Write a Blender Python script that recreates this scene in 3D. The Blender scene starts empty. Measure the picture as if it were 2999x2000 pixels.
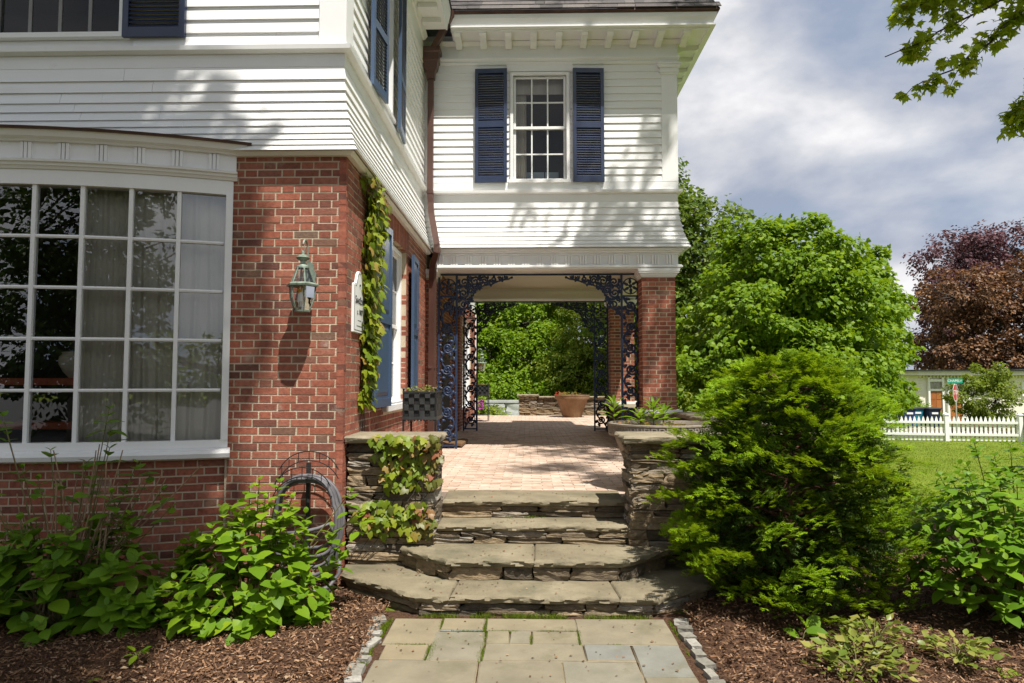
import bpy, math, random
import numpy as np
from mathutils import Vector, Matrix
random.seed(7)
rng = np.random.default_rng(7)
scene = bpy.context.scene
col = scene.collection
R_ = math.radians

# ------------------------------------------------------------------ camera
CZ = 1.70
FPX, WPX = 2000.0, 2999.0
yaw, pit = math.atan(45.5 / FPX), math.atan(114.0 / FPX)
cf = Vector((-math.sin(yaw) * math.cos(pit), math.cos(yaw) * math.cos(pit), math.sin(pit)))
cr = Vector((math.cos(yaw), math.sin(yaw), 0))
cu = cr.cross(cf)
cam = bpy.data.cameras.new('camera')
cam.sensor_width = 36.0
cam.lens = FPX / WPX * 36.0
cam.clip_start, cam.clip_end = 0.05, 2000
cam_o = bpy.data.objects.new('camera', cam)
col.objects.link(cam_o)
cam_o.matrix_world = Matrix(((cr.x, cu.x, -cf.x, 0), (cr.y, cu.y, -cf.y, 0), (cr.z, cu.z, -cf.z, CZ), (0, 0, 0, 1)))
scene.camera = cam_o

# ------------------------------------------------------------------ light
SUN = Vector((38, -60, 146)).normalized()            # towards the sun
EL = math.asin(SUN.z)
AZ = math.atan2(SUN.x, SUN.y)
sun = bpy.data.lights.new('sun', 'SUN')
sun.energy = 5.0
sun.angle = R_(0.55)
sun.color = (1.0, 0.955, 0.885)
sun_o = bpy.data.objects.new('sun', sun)
col.objects.link(sun_o)
sun_o.rotation_euler = SUN.to_track_quat('Z', 'Y').to_euler()
sun_o.location = (10, -16, 40)

world = bpy.data.worlds.new('World')
scene.world = world
world.use_nodes = True
wn, wl = world.node_tree.nodes, world.node_tree.links
wn.clear()


def N(nodes, t, **kw):
    n = nodes.new(t)
    for k, v in kw.items():
        if k.startswith('i_'):
            n.inputs[k[2:].replace('_', ' ')].default_value = v
        else:
            setattr(n, k, v)
    return n


def ramp(nodes, stops):
    r = nodes.new('ShaderNodeValToRGB')
    e = r.color_ramp.elements
    e[0].position, e[0].color = stops[0][0], (*stops[0][1], 1)
    e[1].position, e[1].color = stops[-1][0], (*stops[-1][1], 1)
    for p, c in stops[1:-1]:
        x = e.new(p)
        x.color = (*c, 1)
    return r


sky = N(wn, 'ShaderNodeTexSky', sky_type='NISHITA', sun_disc=False, sun_elevation=EL, sun_rotation=AZ)
tc = N(wn, 'ShaderNodeTexCoord')
mp = N(wn, 'ShaderNodeMapping')
mp.inputs['Rotation'].default_value = (R_(6), R_(-16), 0)
mp.inputs['Scale'].default_value = (1.0, 1.0, 1.9)
mp.inputs['Location'].default_value = (3.1, 1.7, 0.0)
wl.new(tc.outputs['Generated'], mp.inputs['Vector'])
n1 = N(wn, 'ShaderNodeTexNoise', i_Scale=3.4, i_Detail=8.0, i_Roughness=0.52, i_Distortion=0.12)
n2 = N(wn, 'ShaderNodeTexNoise', i_Scale=1.3, i_Detail=4.0, i_Roughness=0.5)
wl.new(mp.outputs[0], n1.inputs['Vector']); wl.new(mp.outputs[0], n2.inputs['Vector'])
cr1 = ramp(wn, [(0.38, (2.2, 2.6, 3.4)), (0.47, (3.3, 3.5, 4.05)), (0.54, (4.3, 4.4, 4.7)), (0.63, (6.2, 6.1, 6.15))])
cr2 = ramp(wn, [(0.32, (0.70, 0.70, 0.70)), (0.5, (1, 1, 1))])
wl.new(n1.outputs['Fac'], cr1.inputs[0]); wl.new(n2.outputs['Fac'], cr2.inputs[0])
mixw = N(wn, 'ShaderNodeMixRGB')
wl.new(cr2.outputs[0], mixw.inputs[0]); wl.new(sky.outputs[0], mixw.inputs[1]); wl.new(cr1.outputs[0], mixw.inputs[2])
bg = N(wn, 'ShaderNodeBackground'); bg.inputs['Strength'].default_value = 0.10
wo = N(wn, 'ShaderNodeOutputWorld')
wl.new(mixw.outputs[0], bg.inputs[0]); wl.new(bg.outputs[0], wo.inputs[0])

vs = scene.view_settings
vs.view_transform = 'Standard'
vs.look = 'None'
vs.exposure = 0.68
vs.gamma = 1.0
vs.use_curve_mapping = False
scene.render.engine = 'CYCLES'
scene.cycles.max_bounces = 8
scene.cycles.transparent_max_bounces = 16
scene.cycles.caustics_reflective = False
scene.cycles.caustics_refractive = False


# ------------------------------------------------------------------ materials
def newmat(name):
    m = bpy.data.materials.new(name)
    m.use_nodes = True
    nt = m.node_tree
    return m, nt.nodes, nt.links, nt.nodes['Principled BSDF']


def rand_node(n, l):
    oi = N(n, 'ShaderNodeObjectInfo'); ge = N(n, 'ShaderNodeNewGeometry')
    a = N(n, 'ShaderNodeMath', operation='ADD'); f = N(n, 'ShaderNodeMath', operation='FRACT')
    l.new(oi.outputs['Random'], a.inputs[0]); l.new(ge.outputs['Random Per Island'], a.inputs[1])
    l.new(a.outputs[0], f.inputs[0])
    return f.outputs[0]


def pmat(name, stops, scale=6, rough=.6, bump=0., bscale=40, stretch=(1, 1, 1), spec=.4, metal=0., rnd=None, lo=.75, hi=1.2, bdist=.01, detail=6., grime=None, object_space=False):
    """colour = ramp of noise (or ramp of the per-piece random number) times fine noise, with bump"""
    m, n, l, b = newmat(name)
    if object_space:
        t = N(n, 'ShaderNodeTexCoord'); src = t.outputs['Object']
    else:
        g = N(n, 'ShaderNodeNewGeometry'); src = g.outputs['Position']
    mpn = N(n, 'ShaderNodeMapping'); mpn.inputs['Scale'].default_value = stretch
    l.new(src, mpn.inputs['Vector'])
    no = N(n, 'ShaderNodeTexNoise', i_Scale=scale, i_Detail=detail, i_Roughness=.6)
    l.new(mpn.outputs[0], no.inputs['Vector'])
    if rnd:
        r = ramp(n, rnd)
        l.new(rand_node(n, l), r.inputs[0])
        mr = N(n, 'ShaderNodeMapRange'); mr.inputs[1].default_value = .3; mr.inputs[2].default_value = .7
        mr.inputs[3].default_value = lo; mr.inputs[4].default_value = hi
        l.new(no.outputs['Fac'], mr.inputs[0])
        mx = N(n, 'ShaderNodeMixRGB', blend_type='MULTIPLY'); mx.inputs[0].default_value = 1
        l.new(r.outputs[0], mx.inputs[1]); l.new(mr.outputs[0], mx.inputs[2])
        out = mx.outputs[0]
    else:
        r = ramp(n, stops)
        l.new(no.outputs['Fac'], r.inputs[0])
        out = r.outputs[0]
    if grime:
        gn = N(n, 'ShaderNodeTexNoise', i_Scale=grime[1], i_Detail=5., i_Roughness=.65)
        l.new(mpn.outputs[0], gn.inputs['Vector'])
        gr = ramp(n, [(grime[2], (0, 0, 0)), (grime[3], (1, 1, 1))])
        l.new(gn.outputs['Fac'], gr.inputs[0])
        mg = N(n, 'ShaderNodeMixRGB'); mg.inputs[2].default_value = (*grime[0], 1)
        l.new(gr.outputs[0], mg.inputs[0]); l.new(out, mg.inputs[1])
        out = mg.outputs[0]
    l.new(out, b.inputs['Base Color'])
    b.inputs['Roughness'].default_value = rough
    b.inputs['Specular IOR Level'].default_value = spec
    b.inputs['Metallic'].default_value = metal
    if bump:
        bn = N(n, 'ShaderNodeTexNoise', i_Scale=bscale, i_Detail=8., i_Roughness=.65)
        l.new(mpn.outputs[0], bn.inputs['Vector'])
        bu = N(n, 'ShaderNodeBump'); bu.inputs['Strength'].default_value = bump; bu.inputs['Distance'].default_value = bdist
        l.new(bn.outputs['Fac'], bu.inputs['Height']); l.new(bu.outputs[0], b.inputs['Normal'])
    return m


def leafmat(name, stops, trans=(.25, .45, .03), tf=.35, rough=.45, spec=.35):
    m, n, l, b = newmat(name)
    r = ramp(n, stops)
    l.new(rand_node(n, l), r.inputs[0])
    l.new(r.outputs[0], b.inputs['Base Color'])
    b.inputs['Roughness'].default_value = rough
    b.inputs['Specular IOR Level'].default_value = spec
    t = N(n, 'ShaderNodeBsdfTranslucent')
    mx0 = N(n, 'ShaderNodeMixRGB', blend_type='MIX'); mx0.inputs[0].default_value = .5
    mx0.inputs[2].default_value = (*trans, 1)
    l.new(r.outputs[0], mx0.inputs[1]); l.new(mx0.outputs[0], t.inputs[0])
    mx = N(n, 'ShaderNodeMixShader'); mx.inputs[0].default_value = tf
    l.new(b.outputs[0], mx.inputs[1]); l.new(t.outputs[0], mx.inputs[2])
    l.new(mx.outputs[0], n['Material Output'].inputs[0])
    return m


def glassmat(name, lo=.06, k=1.4, tint=(.93, .95, .93)):
    m, n, l, b = newmat(name)
    n.remove(b)
    tr = N(n, 'ShaderNodeBsdfTransparent'); tr.inputs[0].default_value = (*tint, 1)
    gl = N(n, 'ShaderNodeBsdfGlossy'); gl.inputs['Roughness'].default_value = .0
    fr = N(n, 'ShaderNodeFresnel'); fr.inputs[0].default_value = 1.5
    a = N(n, 'ShaderNodeMath', operation='MULTIPLY_ADD'); a.inputs[1].default_value = k; a.inputs[2].default_value = lo
    a.use_clamp = True
    l.new(fr.outputs[0], a.inputs[0])
    g = N(n, 'ShaderNodeNewGeometry')
    wv = N(n, 'ShaderNodeTexNoise', i_Scale=2.3, i_Detail=1.)
    l.new(g.outputs['Position'], wv.inputs['Vector'])
    bu = N(n, 'ShaderNodeBump'); bu.inputs['Strength'].default_value = .03; bu.inputs['Distance'].default_value = .05
    l.new(wv.outputs['Fac'], bu.inputs['Height']); l.new(bu.outputs[0], gl.inputs['Normal'])
    mx = N(n, 'ShaderNodeMixShader')
    l.new(a.outputs[0], mx.inputs[0]); l.new(tr.outputs[0], mx.inputs[1]); l.new(gl.outputs[0], mx.inputs[2])
    l.new(mx.outputs[0], n['Material Output'].inputs[0])
    return m


BR = [(0, (.13, .055, .042)), (.07, (.20, .074, .050)), (.35, (.265, .084, .053)), (.6, (.31, .102, .061)), (.86, (.345, .130, .083)), (.95, (.23, .094, .064)), (1, (.17, .11, .075))]
M = {}
M['brick'] = pmat('brick', None, scale=28, rough=.85, bump=.5, bscale=70, rnd=BR, spec=.25, lo=.72, hi=1.25, bdist=.006, grime=((.42, .33, .27), 3.2, .60, .80))
M['mortar'] = pmat('mortar', [(.3, (.44, .36, .25)), (.7, (.58, .49, .36))], scale=5, rough=.9, bump=.6, bscale=90, spec=.2)
M['white'] = pmat('white_paint', [(.3, (.77, .765, .75)), (.7, (.84, .84, .825))], scale=3, rough=.42, bump=.18, bscale=28, stretch=(.25, .25, 3), spec=.4, bdist=.006, grime=((.60, .57, .50), 2.2, .57, .86))
M['whitetrim'] = pmat('white_trim_paint', [(.3, (.77, .765, .75)), (.7, (.83, .83, .815))], scale=2, rough=.38, bump=.06, bscale=30, spec=.45, grime=((.62, .59, .52), 3.0, .66, .9))
M['greysash'] = pmat('grey_storm_sash', [(.3, (.20, .19, .18)), (.7, (.26, .25, .24))], scale=3, rough=.5)
M['ceiling'] = pmat('ceiling_paint', [(.3, (.70, .62, .52)), (.7, (.74, .66, .56))], scale=2, rough=.5)
M['blue'] = pmat('navy_shutter_paint', [(.3, (.020, .030, .066)), (.7, (.031, .046, .095))], scale=5, rough=.34, bump=.08, bscale=40, spec=.5)
M['blue_sky_sheen'] = pmat('sky_sheen_blue', [(.3, (.050, .085, .150)), (.7, (.062, .100, .172))], scale=2, rough=.3, spec=.55)  # shutter blue lightened: reflected sky is painted into the colour
M['iron'] = pmat('navy_iron_paint', [(.3, (.015, .026, .058)), (.7, (.027, .043, .088))], scale=9, rough=.42, spec=.32)
M['copper'] = pmat('brown_downspout_metal', [(.3, (.080, .042, .034)), (.7, (.13, .068, .054))], scale=3, rough=.36, spec=.5, metal=.25, stretch=(1, 1, .4))
M['copper_dark'] = pmat('weathered_copper', [(.3, (.045, .026, .022)), (.7, (.12, .062, .048))], scale=5, rough=.35, spec=.5, metal=.4)
M['shingle'] = pmat('asphalt_shingle', None, scale=60, rough=.95, bump=.5, bscale=160, rnd=[(0, (.060, .056, .055)), (.4, (.12, .11, .105)), (.8, (.16, .145, .135)), (1, (.085, .075, .075))], spec=.2, grime=((.05, .047, .047), 1.1, .5, .62))
M['bluestone'] = pmat('bluestone', [(.28, (.145, .122, .080)), (.5, (.195, .164, .106)), (.72, (.25, .212, .140))], scale=3.2, rough=.8, bump=.6, bscale=26, spec=.3, detail=9., grime=((.115, .105, .065), 2.3, .50, .70), bdist=.016)
FL = [(0, (.160, .142, .104)), (.3, (.205, .175, .114)), (.55, (.225, .182, .114)), (.85, (.190, .168, .118)), (1, (.175, .178, .160))]
M['flag'] = pmat('flagstone', None, scale=5, rough=.8, bump=.3, bscale=30, rnd=FL, spec=.3, lo=.84, hi=1.14, detail=9., grime=((.12, .11, .065), 3.0, .54, .76))
ST = [(0, (.085, .070, .052)), (.2, (.145, .112, .074)), (.45, (.20, .155, .098)), (.65, (.27, .20, .12)), (.85, (.23, .195, .15)), (1, (.32, .29, .24))]
M['stone'] = pmat('fieldstone', None, scale=14, rough=.9, bump=.9, bscale=30, rnd=ST, spec=.25, lo=.6, hi=1.35, bdist=.022, detail=9., stretch=(1, 1, 2.6))
M['stonecore'] = pmat('dark_wall_core', [(.3, (.028, .024, .020)), (.7, (.06, .05, .04))], scale=10, rough=.95)
M['coping'] = pmat('coping_stone', [(.28, (.165, .138, .092)), (.5, (.225, .190, .128)), (.72, (.29, .25, .175))], scale=9, rough=.85, bump=.7, bscale=30, spec=.25, detail=9., bdist=.015)
M['paver'] = pmat('pale_paving_brick', None, scale=9, rough=.85, bump=.35, bscale=60, rnd=[(0, (.40, .285, .21)), (.35, (.47, .35, .265)), (.7, (.52, .395, .31)), (1, (.54, .425, .345))], spec=.3, lo=.75, hi=1.15)
M['paverbed'] = pmat('paving_sand', [(.3, (.36, .27, .21)), (.7, (.46, .36, .285))], scale=20, rough=.95)
M['cobble'] = pmat('granite_cobble', None, scale=40, rough=.85, bump=.6, bscale=60, rnd=[(0, (.15, .14, .115)), (.6, (.24, .225, .19)), (1, (.32, .30, .265))], spec=.3)
M['mulch'] = pmat('mulch_bed', [(.25, (.042, .023, .013)), (.5, (.11, .058, .034)), (.75, (.20, .115, .07))], scale=60, rough=.95, bump=1., bscale=110, spec=.15, bdist=.03)
M['chip'] = pmat('mulch_chip', None, scale=30, rough=.9, rnd=[(0, (.040, .022, .013)), (.45, (.145, .076, .040)), (.8, (.25, .145, .082)), (.95, (.29, .18, .11)), (1, (.40, .29, .19))], spec=.15)
M['lawn'] = pmat('lawn_soil', [(.3, (.090, .130, .012)), (.5, (.120, .165, .016)), (.7, (.155, .20, .022))], scale=.7, rough=.95, bump=.6, bscale=60, spec=.1)
M['blade'] = leafmat('grass_blade', [(0, (.13, .185, .012)), (.6, (.185, .24, .018)), (1, (.25, .275, .04))], trans=(.22, .32, .03), tf=.3, rough=.6, spec=.2)
M['moss'] = leafmat('moss', [(0, (.07, .11, .01)), (1, (.17, .22, .015))], trans=(.2, .3, .02), tf=.25, rough=.8, spec=.1)
M['asphalt'] = pmat('asphalt', [(.3, (.045, .045, .047)), (.7, (.07, .07, .07))], scale=30, rough=.9, bump=.3, bscale=200)
M['bark'] = pmat('bark', [(.3, (.035, .028, .022)), (.7, (.10, .082, .065))], scale=12, rough=.95, bump=.9, bscale=30, stretch=(1, 1, .25), bdist=.03)
M['redbark'] = pmat('cypress_bark', [(.3, (.055, .024, .016)), (.7, (.15, .065, .042))], scale=14, rough=.95, bump=.8, bscale=40, stretch=(1, 1, .2))
M['cane'] = pmat('tan_cane', [(.3, (.20, .13, .075)), (.7, (.36, .26, .16))], scale=20, rough=.8)
M['stem'] = pmat('green_stem', [(.3, (.10, .10, .03)), (.7, (.17, .14, .05))], scale=20, rough=.7)
M['hyd'] = leafmat('hydrangea_leaf', [(0, (.090, .18, .009)), (.5, (.135, .235, .011)), (.85, (.18, .285, .013)), (1, (.24, .33, .016))], trans=(.36, .58, .015), tf=.36, rough=.5, spec=.22)
M['hyd_dark'] = leafmat('hydrangea_leaf_dark', [(0, (.085, .18, .010)), (.6, (.125, .235, .012)), (1, (.19, .31, .016))], trans=(.28, .5, .02), tf=.32, rough=.48, spec=.25)
M['ivy'] = leafmat('ivy_leaf', [(0, (.10, .16, .010)), (.5, (.17, .23, .014)), (.88, (.25, .28, .02)), (1, (.30, .18, .05))], trans=(.48, .54, .015), tf=.33, rough=.45, spec=.3)
M['ivyred'] = leafmat('reddish_ivy_leaf', [(0, (.10, .12, .02)), (.45, (.15, .15, .03)), (.75, (.23, .15, .04)), (1, (.30, .09, .05))], trans=(.42, .32, .04), tf=.33, rough=.42, spec=.35)
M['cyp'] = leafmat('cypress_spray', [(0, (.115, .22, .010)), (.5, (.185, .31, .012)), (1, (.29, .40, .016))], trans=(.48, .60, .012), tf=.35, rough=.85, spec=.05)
M['cypdark'] = leafmat('shade_dark_spray', [(0, (.028, .055, .006)), (.7, (.048, .09, .008)), (1, (.08, .13, .010))], trans=(.12, .2, .02), tf=.18, rough=.6, spec=.2)  # darkened leaf colour standing in for shade inside the crown
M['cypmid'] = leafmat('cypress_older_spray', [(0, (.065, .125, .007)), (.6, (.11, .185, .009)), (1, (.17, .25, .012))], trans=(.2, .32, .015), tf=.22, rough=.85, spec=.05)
M['maple'] = leafmat('maple_leaf', [(0, (.085, .165, .008)), (.5, (.130, .225, .009)), (1, (.20, .29, .013))], trans=(.40, .56, .012), tf=.36, rough=.5, spec=.22)
M['maple2'] = leafmat('yellow_green_leaf', [(0, (.10, .155, .012)), (.6, (.165, .22, .018)), (1, (.25, .28, .035))], trans=(.42, .52, .03), tf=.36, rough=.5, spec=.22)
M['dark_tree'] = leafmat('dark_tree_leaf', [(0, (.050, .095, .010)), (.6, (.095, .15, .016)), (1, (.165, .205, .03))], trans=(.3, .42, .02), tf=.3, rough=.55, spec=.2)
M['overhang'] = leafmat('overhanging_leaf', [(0, (.10, .16, .010)), (.5, (.15, .22, .012)), (.85, (.20, .27, .015)), (1, (.26, .20, .04))], trans=(.72, .82, .03), tf=.6, rough=.45, spec=.25)
M['copperleaf'] = leafmat('copper_beech_leaf', [(0, (.055, .030, .016)), (.45, (.13, .062, .026)), (1, (.25, .125, .045))], trans=(.28, .11, .05), tf=.25, rough=.5, spec=.3)
M['purpleleaf'] = leafmat('purple_beech_leaf', [(0, (.060, .026, .034)), (.5, (.105, .045, .055)), (1, (.155, .075, .08))], trans=(.2, .06, .07), tf=.25, rough=.5, spec=.3)
M['astilbe'] = leafmat('bronze_green_leaf', [(0, (.10, .15, .02)), (.5, (.19, .23, .035)), (1, (.30, .28, .07))], trans=(.4, .42, .06), tf=.3, rough=.4, spec=.35)
M['yellowshrub'] = leafmat('golden_shrub_leaf', [(0, (.16, .15, .012)), (1, (.30, .26, .02))], trans=(.4, .4, .02), tf=.3)
M['glass'] = glassmat('window_glass', lo=.0, k=.9, tint=(.88, .88, .86))
M['bowglass'] = glassmat('bow_window_glass', lo=.105, k=1.8)
M['lampglass'] = glassmat('lantern_glass', lo=.03, k=1.0)
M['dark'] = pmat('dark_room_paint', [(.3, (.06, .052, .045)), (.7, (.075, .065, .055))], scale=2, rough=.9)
M['curtain'] = pmat('curtain_cloth', [(.3, (.66, .62, .52)), (.7, (.74, .70, .60))], scale=6, rough=.9, spec=.1, stretch=(4, 4, .3))
M['redwood'] = pmat('red_shelf_wood', [(.3, (.30, .055, .025)), (.7, (.42, .085, .035))], scale=6, rough=.4, stretch=(.3, 3, 3))
M['ceramic'] = pmat('cream_ceramic', [(.3, (.55, .50, .38)), (.7, (.66, .62, .50))], scale=6, rough=.25)
M['verdigris'] = pmat('verdigris_brass', [(.3, (.10, .115, .085)), (.5, (.20, .25, .20)), (.7, (.33, .38, .31))], scale=16, rough=.5, spec=.4, metal=.3)
M['amber'] = pmat('amber_bulb', [(.3, (.70, .28, .02)), (.7, (.8, .36, .03))], scale=4, rough=.2)
M['black'] = pmat('black_metal', [(.3, (.012, .012, .013)), (.7, (.028, .028, .028))], scale=6, rough=.4)
M['gunmetal'] = pmat('grey_strap_metal', [(.3, (.045, .047, .048)), (.7, (.085, .088, .088))], scale=7, rough=.36, spec=.5, metal=.4)
M['hose'] = pmat('grey_hose_rubber', [(.3, (.085, .082, .088)), (.7, (.15, .142, .15))], scale=10, rough=.55)
M['soil'] = pmat('potting_soil', [(.3, (.05, .03, .02)), (.7, (.17, .10, .07))], scale=40, rough=.95, bump=1., bscale=60, bdist=.03)
M['terracotta'] = pmat('stained_terracotta', [(.28, (.10, .062, .036)), (.45, (.20, .115, .06)), (.6, (.27, .165, .095)), (.75, (.36, .29, .20))], scale=3.5, rough=.85, bump=.3, bscale=40, stretch=(1, 1, .45))
M['concrete'] = pmat('cast_concrete', [(.3, (.20, .165, .125)), (.5, (.28, .235, .18)), (.7, (.36, .31, .25))], scale=6, rough=.9, bump=.4, bscale=60)
M['coir'] = pmat('coir_mat', [(.3, (.12, .062, .026)), (.7, (.22, .125, .055))], scale=60, rough=.95, bump=1., bscale=150, bdist=.02)
M['sign_white'] = pmat('white_enamel', [(.3, (.80, .80, .78)), (.7, (.84, .84, .82))], scale=2, rough=.3)
M['ink'] = pmat('black_lettering', [(.3, (.02, .02, .022)), (.7, (.03, .03, .03))], scale=2, rough=.5)
M['stopred'] = pmat('stop_sign_red', [(.3, (.40, .006, .010)), (.7, (.46, .010, .014))], scale=3, rough=.4)
M['signgreen'] = pmat('street_sign_green', [(.3, (.005, .24, .15)), (.7, (.008, .30, .19))], scale=3, rough=.4)
M['steel'] = pmat('galvanised_post', [(.3, (.42, .41, .38)), (.7, (.55, .54, .5))], scale=8, rough=.45, metal=.3)
M['garage_white'] = pmat('garage_cream_paint', [(.3, (.74, .69, .60)), (.7, (.80, .75, .66))], scale=2, rough=.6)
M['orange_wood'] = pmat('varnished_cedar', None, scale=9, rough=.45, rnd=[(0, (.30, .095, .025)), (1, (.42, .15, .04))], stretch=(3, 3, .3), lo=.8, hi=1.15)
M['bin_blue'] = pmat('blue_bin_plastic', [(.3, (.018, .038, .12)), (.7, (.028, .055, .16))], scale=3, rough=.5)
M['bin_dark'] = pmat('dark_bin_plastic', [(.3, (.014, .022, .05)), (.7, (.022, .032, .07))], scale=3, rough=.5)
M['bin_teal'] = pmat('teal_bin_plastic', [(.3, (.01, .16, .24)), (.7, (.015, .21, .30))], scale=3, rough=.5)
M['bin_lid'] = pmat('black_bin_lid', [(.3, (.02, .021, .024)), (.7, (.035, .036, .04))], scale=3, rough=.45)
M['paleblock'] = pmat('pale_retaining_stone', [(.3, (.34, .35, .35)), (.7, (.52, .53, .52))], scale=5, rough=.9, bump=.5, bscale=20)
M['paper'] = pmat('pale_blue_board', [(.3, (.50, .62, .70)), (.7, (.56, .68, .76))], scale=3, rough=.6)
M['petal_red'] = leafmat('red_petal', [(0, (.40, .02, .02)), (1, (.6, .06, .04))], trans=(.6, .1, .05), tf=.3)
M['petal_pink'] = leafmat('magenta_petal', [(0, (.35, .03, .30)), (1, (.55, .10, .5))], trans=(.6, .1, .5), tf=.3)


# ------------------------------------------------------------------ object helpers
def tag(o, label=None, cat=None, group=None, kind=None):
    if label: o['label'] = label
    if cat: o['category'] = cat
    if group: o['group'] = group
    if kind: o['kind'] = kind
    return o


def root(name, loc, label, cat, group=None):
    o = bpy.data.objects.new(name, None)
    o.empty_display_size = .2
    col.objects.link(o)
    o.location = loc
    return tag(o, label, cat, group)


def base(p):
    v = Vector((0, 0, 0))
    while p is not None:
        v += p.location
        p = p.parent
    return v


def link(name, me, parent=None, mat=None):
    if mat is not None and not me.materials:
        me.materials.append(mat)
    o = bpy.data.objects.new(name, me)
    col.objects.link(o)
    if parent is not None:
        o.parent = parent
    return o


class MB:
    def __init__(s):
        s.v, s.f = [], []

    def add(s, vs_, fs_):
        k = len(s.v)
        s.v += [tuple(p) for p in vs_]
        s.f += [tuple(i + k for i in f) for f in fs_]
        return s

    def box(s, x0, x1, y0, y1, z0, z1):
        if x0 > x1: x0, x1 = x1, x0
        if y0 > y1: y0, y1 = y1, y0
        if z0 > z1: z0, z1 = z1, z0
        return s.add([(x0, y0, z0), (x1, y0, z0), (x1, y1, z0), (x0, y1, z0), (x0, y0, z1), (x1, y0, z1), (x1, y1, z1), (x0, y1, z1)],
                     [(0, 3, 2, 1), (4, 5, 6, 7), (0, 1, 5, 4), (1, 2, 6, 5), (2, 3, 7, 6), (3, 0, 4, 7)])

    def loft(s, rings, closed=True, cap=True):
        n = len(rings[0])
        k = len(s.v)
        for r in rings: s.v += [tuple(p) for p in r]
        for i in range(len(rings) - 1):
            for j in range(n if closed else n - 1):
                a, b = k + i * n + j, k + i * n + (j + 1) % n
                s.f.append((a, b, b + n, a + n))
        if cap and closed:
            s.f.append(tuple(k + j for j in range(n))[::-1])
            s.f.append(tuple(k + (len(rings) - 1) * n + j for j in range(n)))
        return s

    def tube(s, pts, rad, n=6, cap=True, twist=0.):
        pts = [Vector(p) for p in pts]
        rads = rad if isinstance(rad, (list, tuple)) else [rad] * len(pts)
        up = None
        rings = []
        for i, p in enumerate(pts):
            t = (pts[min(i + 1, len(pts) - 1)] - pts[max(i - 1, 0)])
            if t.length < 1e-9: t = Vector((0, 0, 1))
            t.normalize()
            if up is None:
                up = Vector((0, 1, 0)) if abs(t.y) < .9 else Vector((1, 0, 0))
            a = (up - t * up.dot(t))
            if a.length < 1e-6: a = t.orthogonal()
            a.normalize()
            up = a
            b = t.cross(a)
            rings.append([p + (a * math.cos(2 * math.pi * j / n + twist) + b * math.sin(2 * math.pi * j / n + twist)) * rads[i] for j in range(n)])
        return s.loft(rings, True, cap)

    def lathe(s, prof, c=(0, 0, 0), n=20, a0=0., cap=True):
        rings = [[(c[0] + r * math.cos(a0 + 2 * math.pi * j / n), c[1] + r * math.sin(a0 + 2 * math.pi * j / n), c[2] + z) for j in range(n)] for r, z in prof]
        return s.loft(rings, True, cap)

    def ball(s, c, r, n=8, m=5, sz=1.):
        return s.lathe([(max(1e-4, r * math.sin(math.pi * i / m)), -r * sz * math.cos(math.pi * i / m)) for i in range(m + 1)], c, n)

    def prism(s, poly, d0, d1, fn):
        """poly in 2D, extruded from d0 to d1, fn(u,v,d) -> xyz"""
        n = len(poly)
        k = len(s.v)
        s.v += [fn(u, v, d0) for u, v in poly] + [fn(u, v, d1) for u, v in poly]
        s.f.append(tuple(k + j for j in range(n)))
        s.f.append(tuple(k + n + j for j in range(n))[::-1])
        for j in range(n):
            a, b = k + j, k + (j + 1) % n
            s.f.append((a, a + n, b + n, b))
        return s

    def mesh(s, name, off=(0, 0, 0), smooth=False):
        me = bpy.data.meshes.new(name)
        ox, oy, oz = off
        me.from_pydata([(x - ox, y - oy, z - oz) for x, y, z in s.v], [], s.f)
        if smooth:
            me.polygons.foreach_set('use_smooth', [True] * len(me.polygons))
            if smooth != 'all':
                me.set_sharp_from_angle(angle=R_(40))
        me.update()
        return me

    def build(s, name, mat, parent=None, smooth=False, kind=None):
        b = base(parent) if parent is not None else Vector((0, 0, 0))
        o = link(name, s.mesh(name, b, smooth), parent, mat)
        if kind: o['kind'] = kind
        return o


def fixn(o):
    """make face normals consistent"""
    import bmesh
    bm = bmesh.new(); bm.from_mesh(o.data)
    bmesh.ops.recalc_face_normals(bm, faces=bm.faces)
    bm.to_mesh(o.data); bm.free()
    return o


def npmesh(name, V, F, mat, parent=None, smooth=False, kind=None):
    V = np.asarray(V, dtype=np.float32)
    F = np.asarray(F, dtype=np.int32)
    if parent is not None:
        V = V - np.array(base(parent), dtype=np.float32)
    me = bpy.data.meshes.new(name)
    n, k = F.shape
    me.vertices.add(len(V)); me.vertices.foreach_set('co', V.ravel())
    me.loops.add(n * k); me.loops.foreach_set('vertex_index', F.ravel())
    me.polygons.add(n); me.polygons.foreach_set('loop_start', np.arange(0, n * k, k, dtype=np.int32))
    me.polygons.foreach_set('use_smooth', np.full(n, bool(smooth)))
    me.update(calc_edges=True)
    o = link(name, me, parent, mat)
    if kind: o['kind'] = kind
    return o


def inst(T, TF, R, S, P):
    """copies of template T (k,3) with faces TF (m,3): R (n,3,3), S (n,) or (n,3), P (n,3) -> verts, faces"""
    T = np.asarray(T, float); TF = np.asarray(TF)
    n, k = len(P), len(T)
    S = np.asarray(S, float)
    TS = T[None] * (S[:, None, None] if S.ndim == 1 else S[:, None, :])
    V = np.einsum('nij,nkj->nki', R, TS) + P[:, None, :]
    F = TF[None] + (np.arange(n) * k)[:, None, None]
    return V.reshape(-1, 3), F.reshape(-1, TF.shape[1])


def nrm(a):
    return a / np.maximum(np.linalg.norm(a, axis=-1, keepdims=True), 1e-9)


def frames(d, n):
    """rotation matrices with local y = d, local z close to n"""
    d = nrm(d)
    n = n - d * np.sum(n * d, -1, keepdims=True)
    n = nrm(n)
    s = np.cross(d, n)
    return np.stack([s, d, n], -1)


def rsph(n):
    return nrm(rng.normal(size=(n, 3)))


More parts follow.
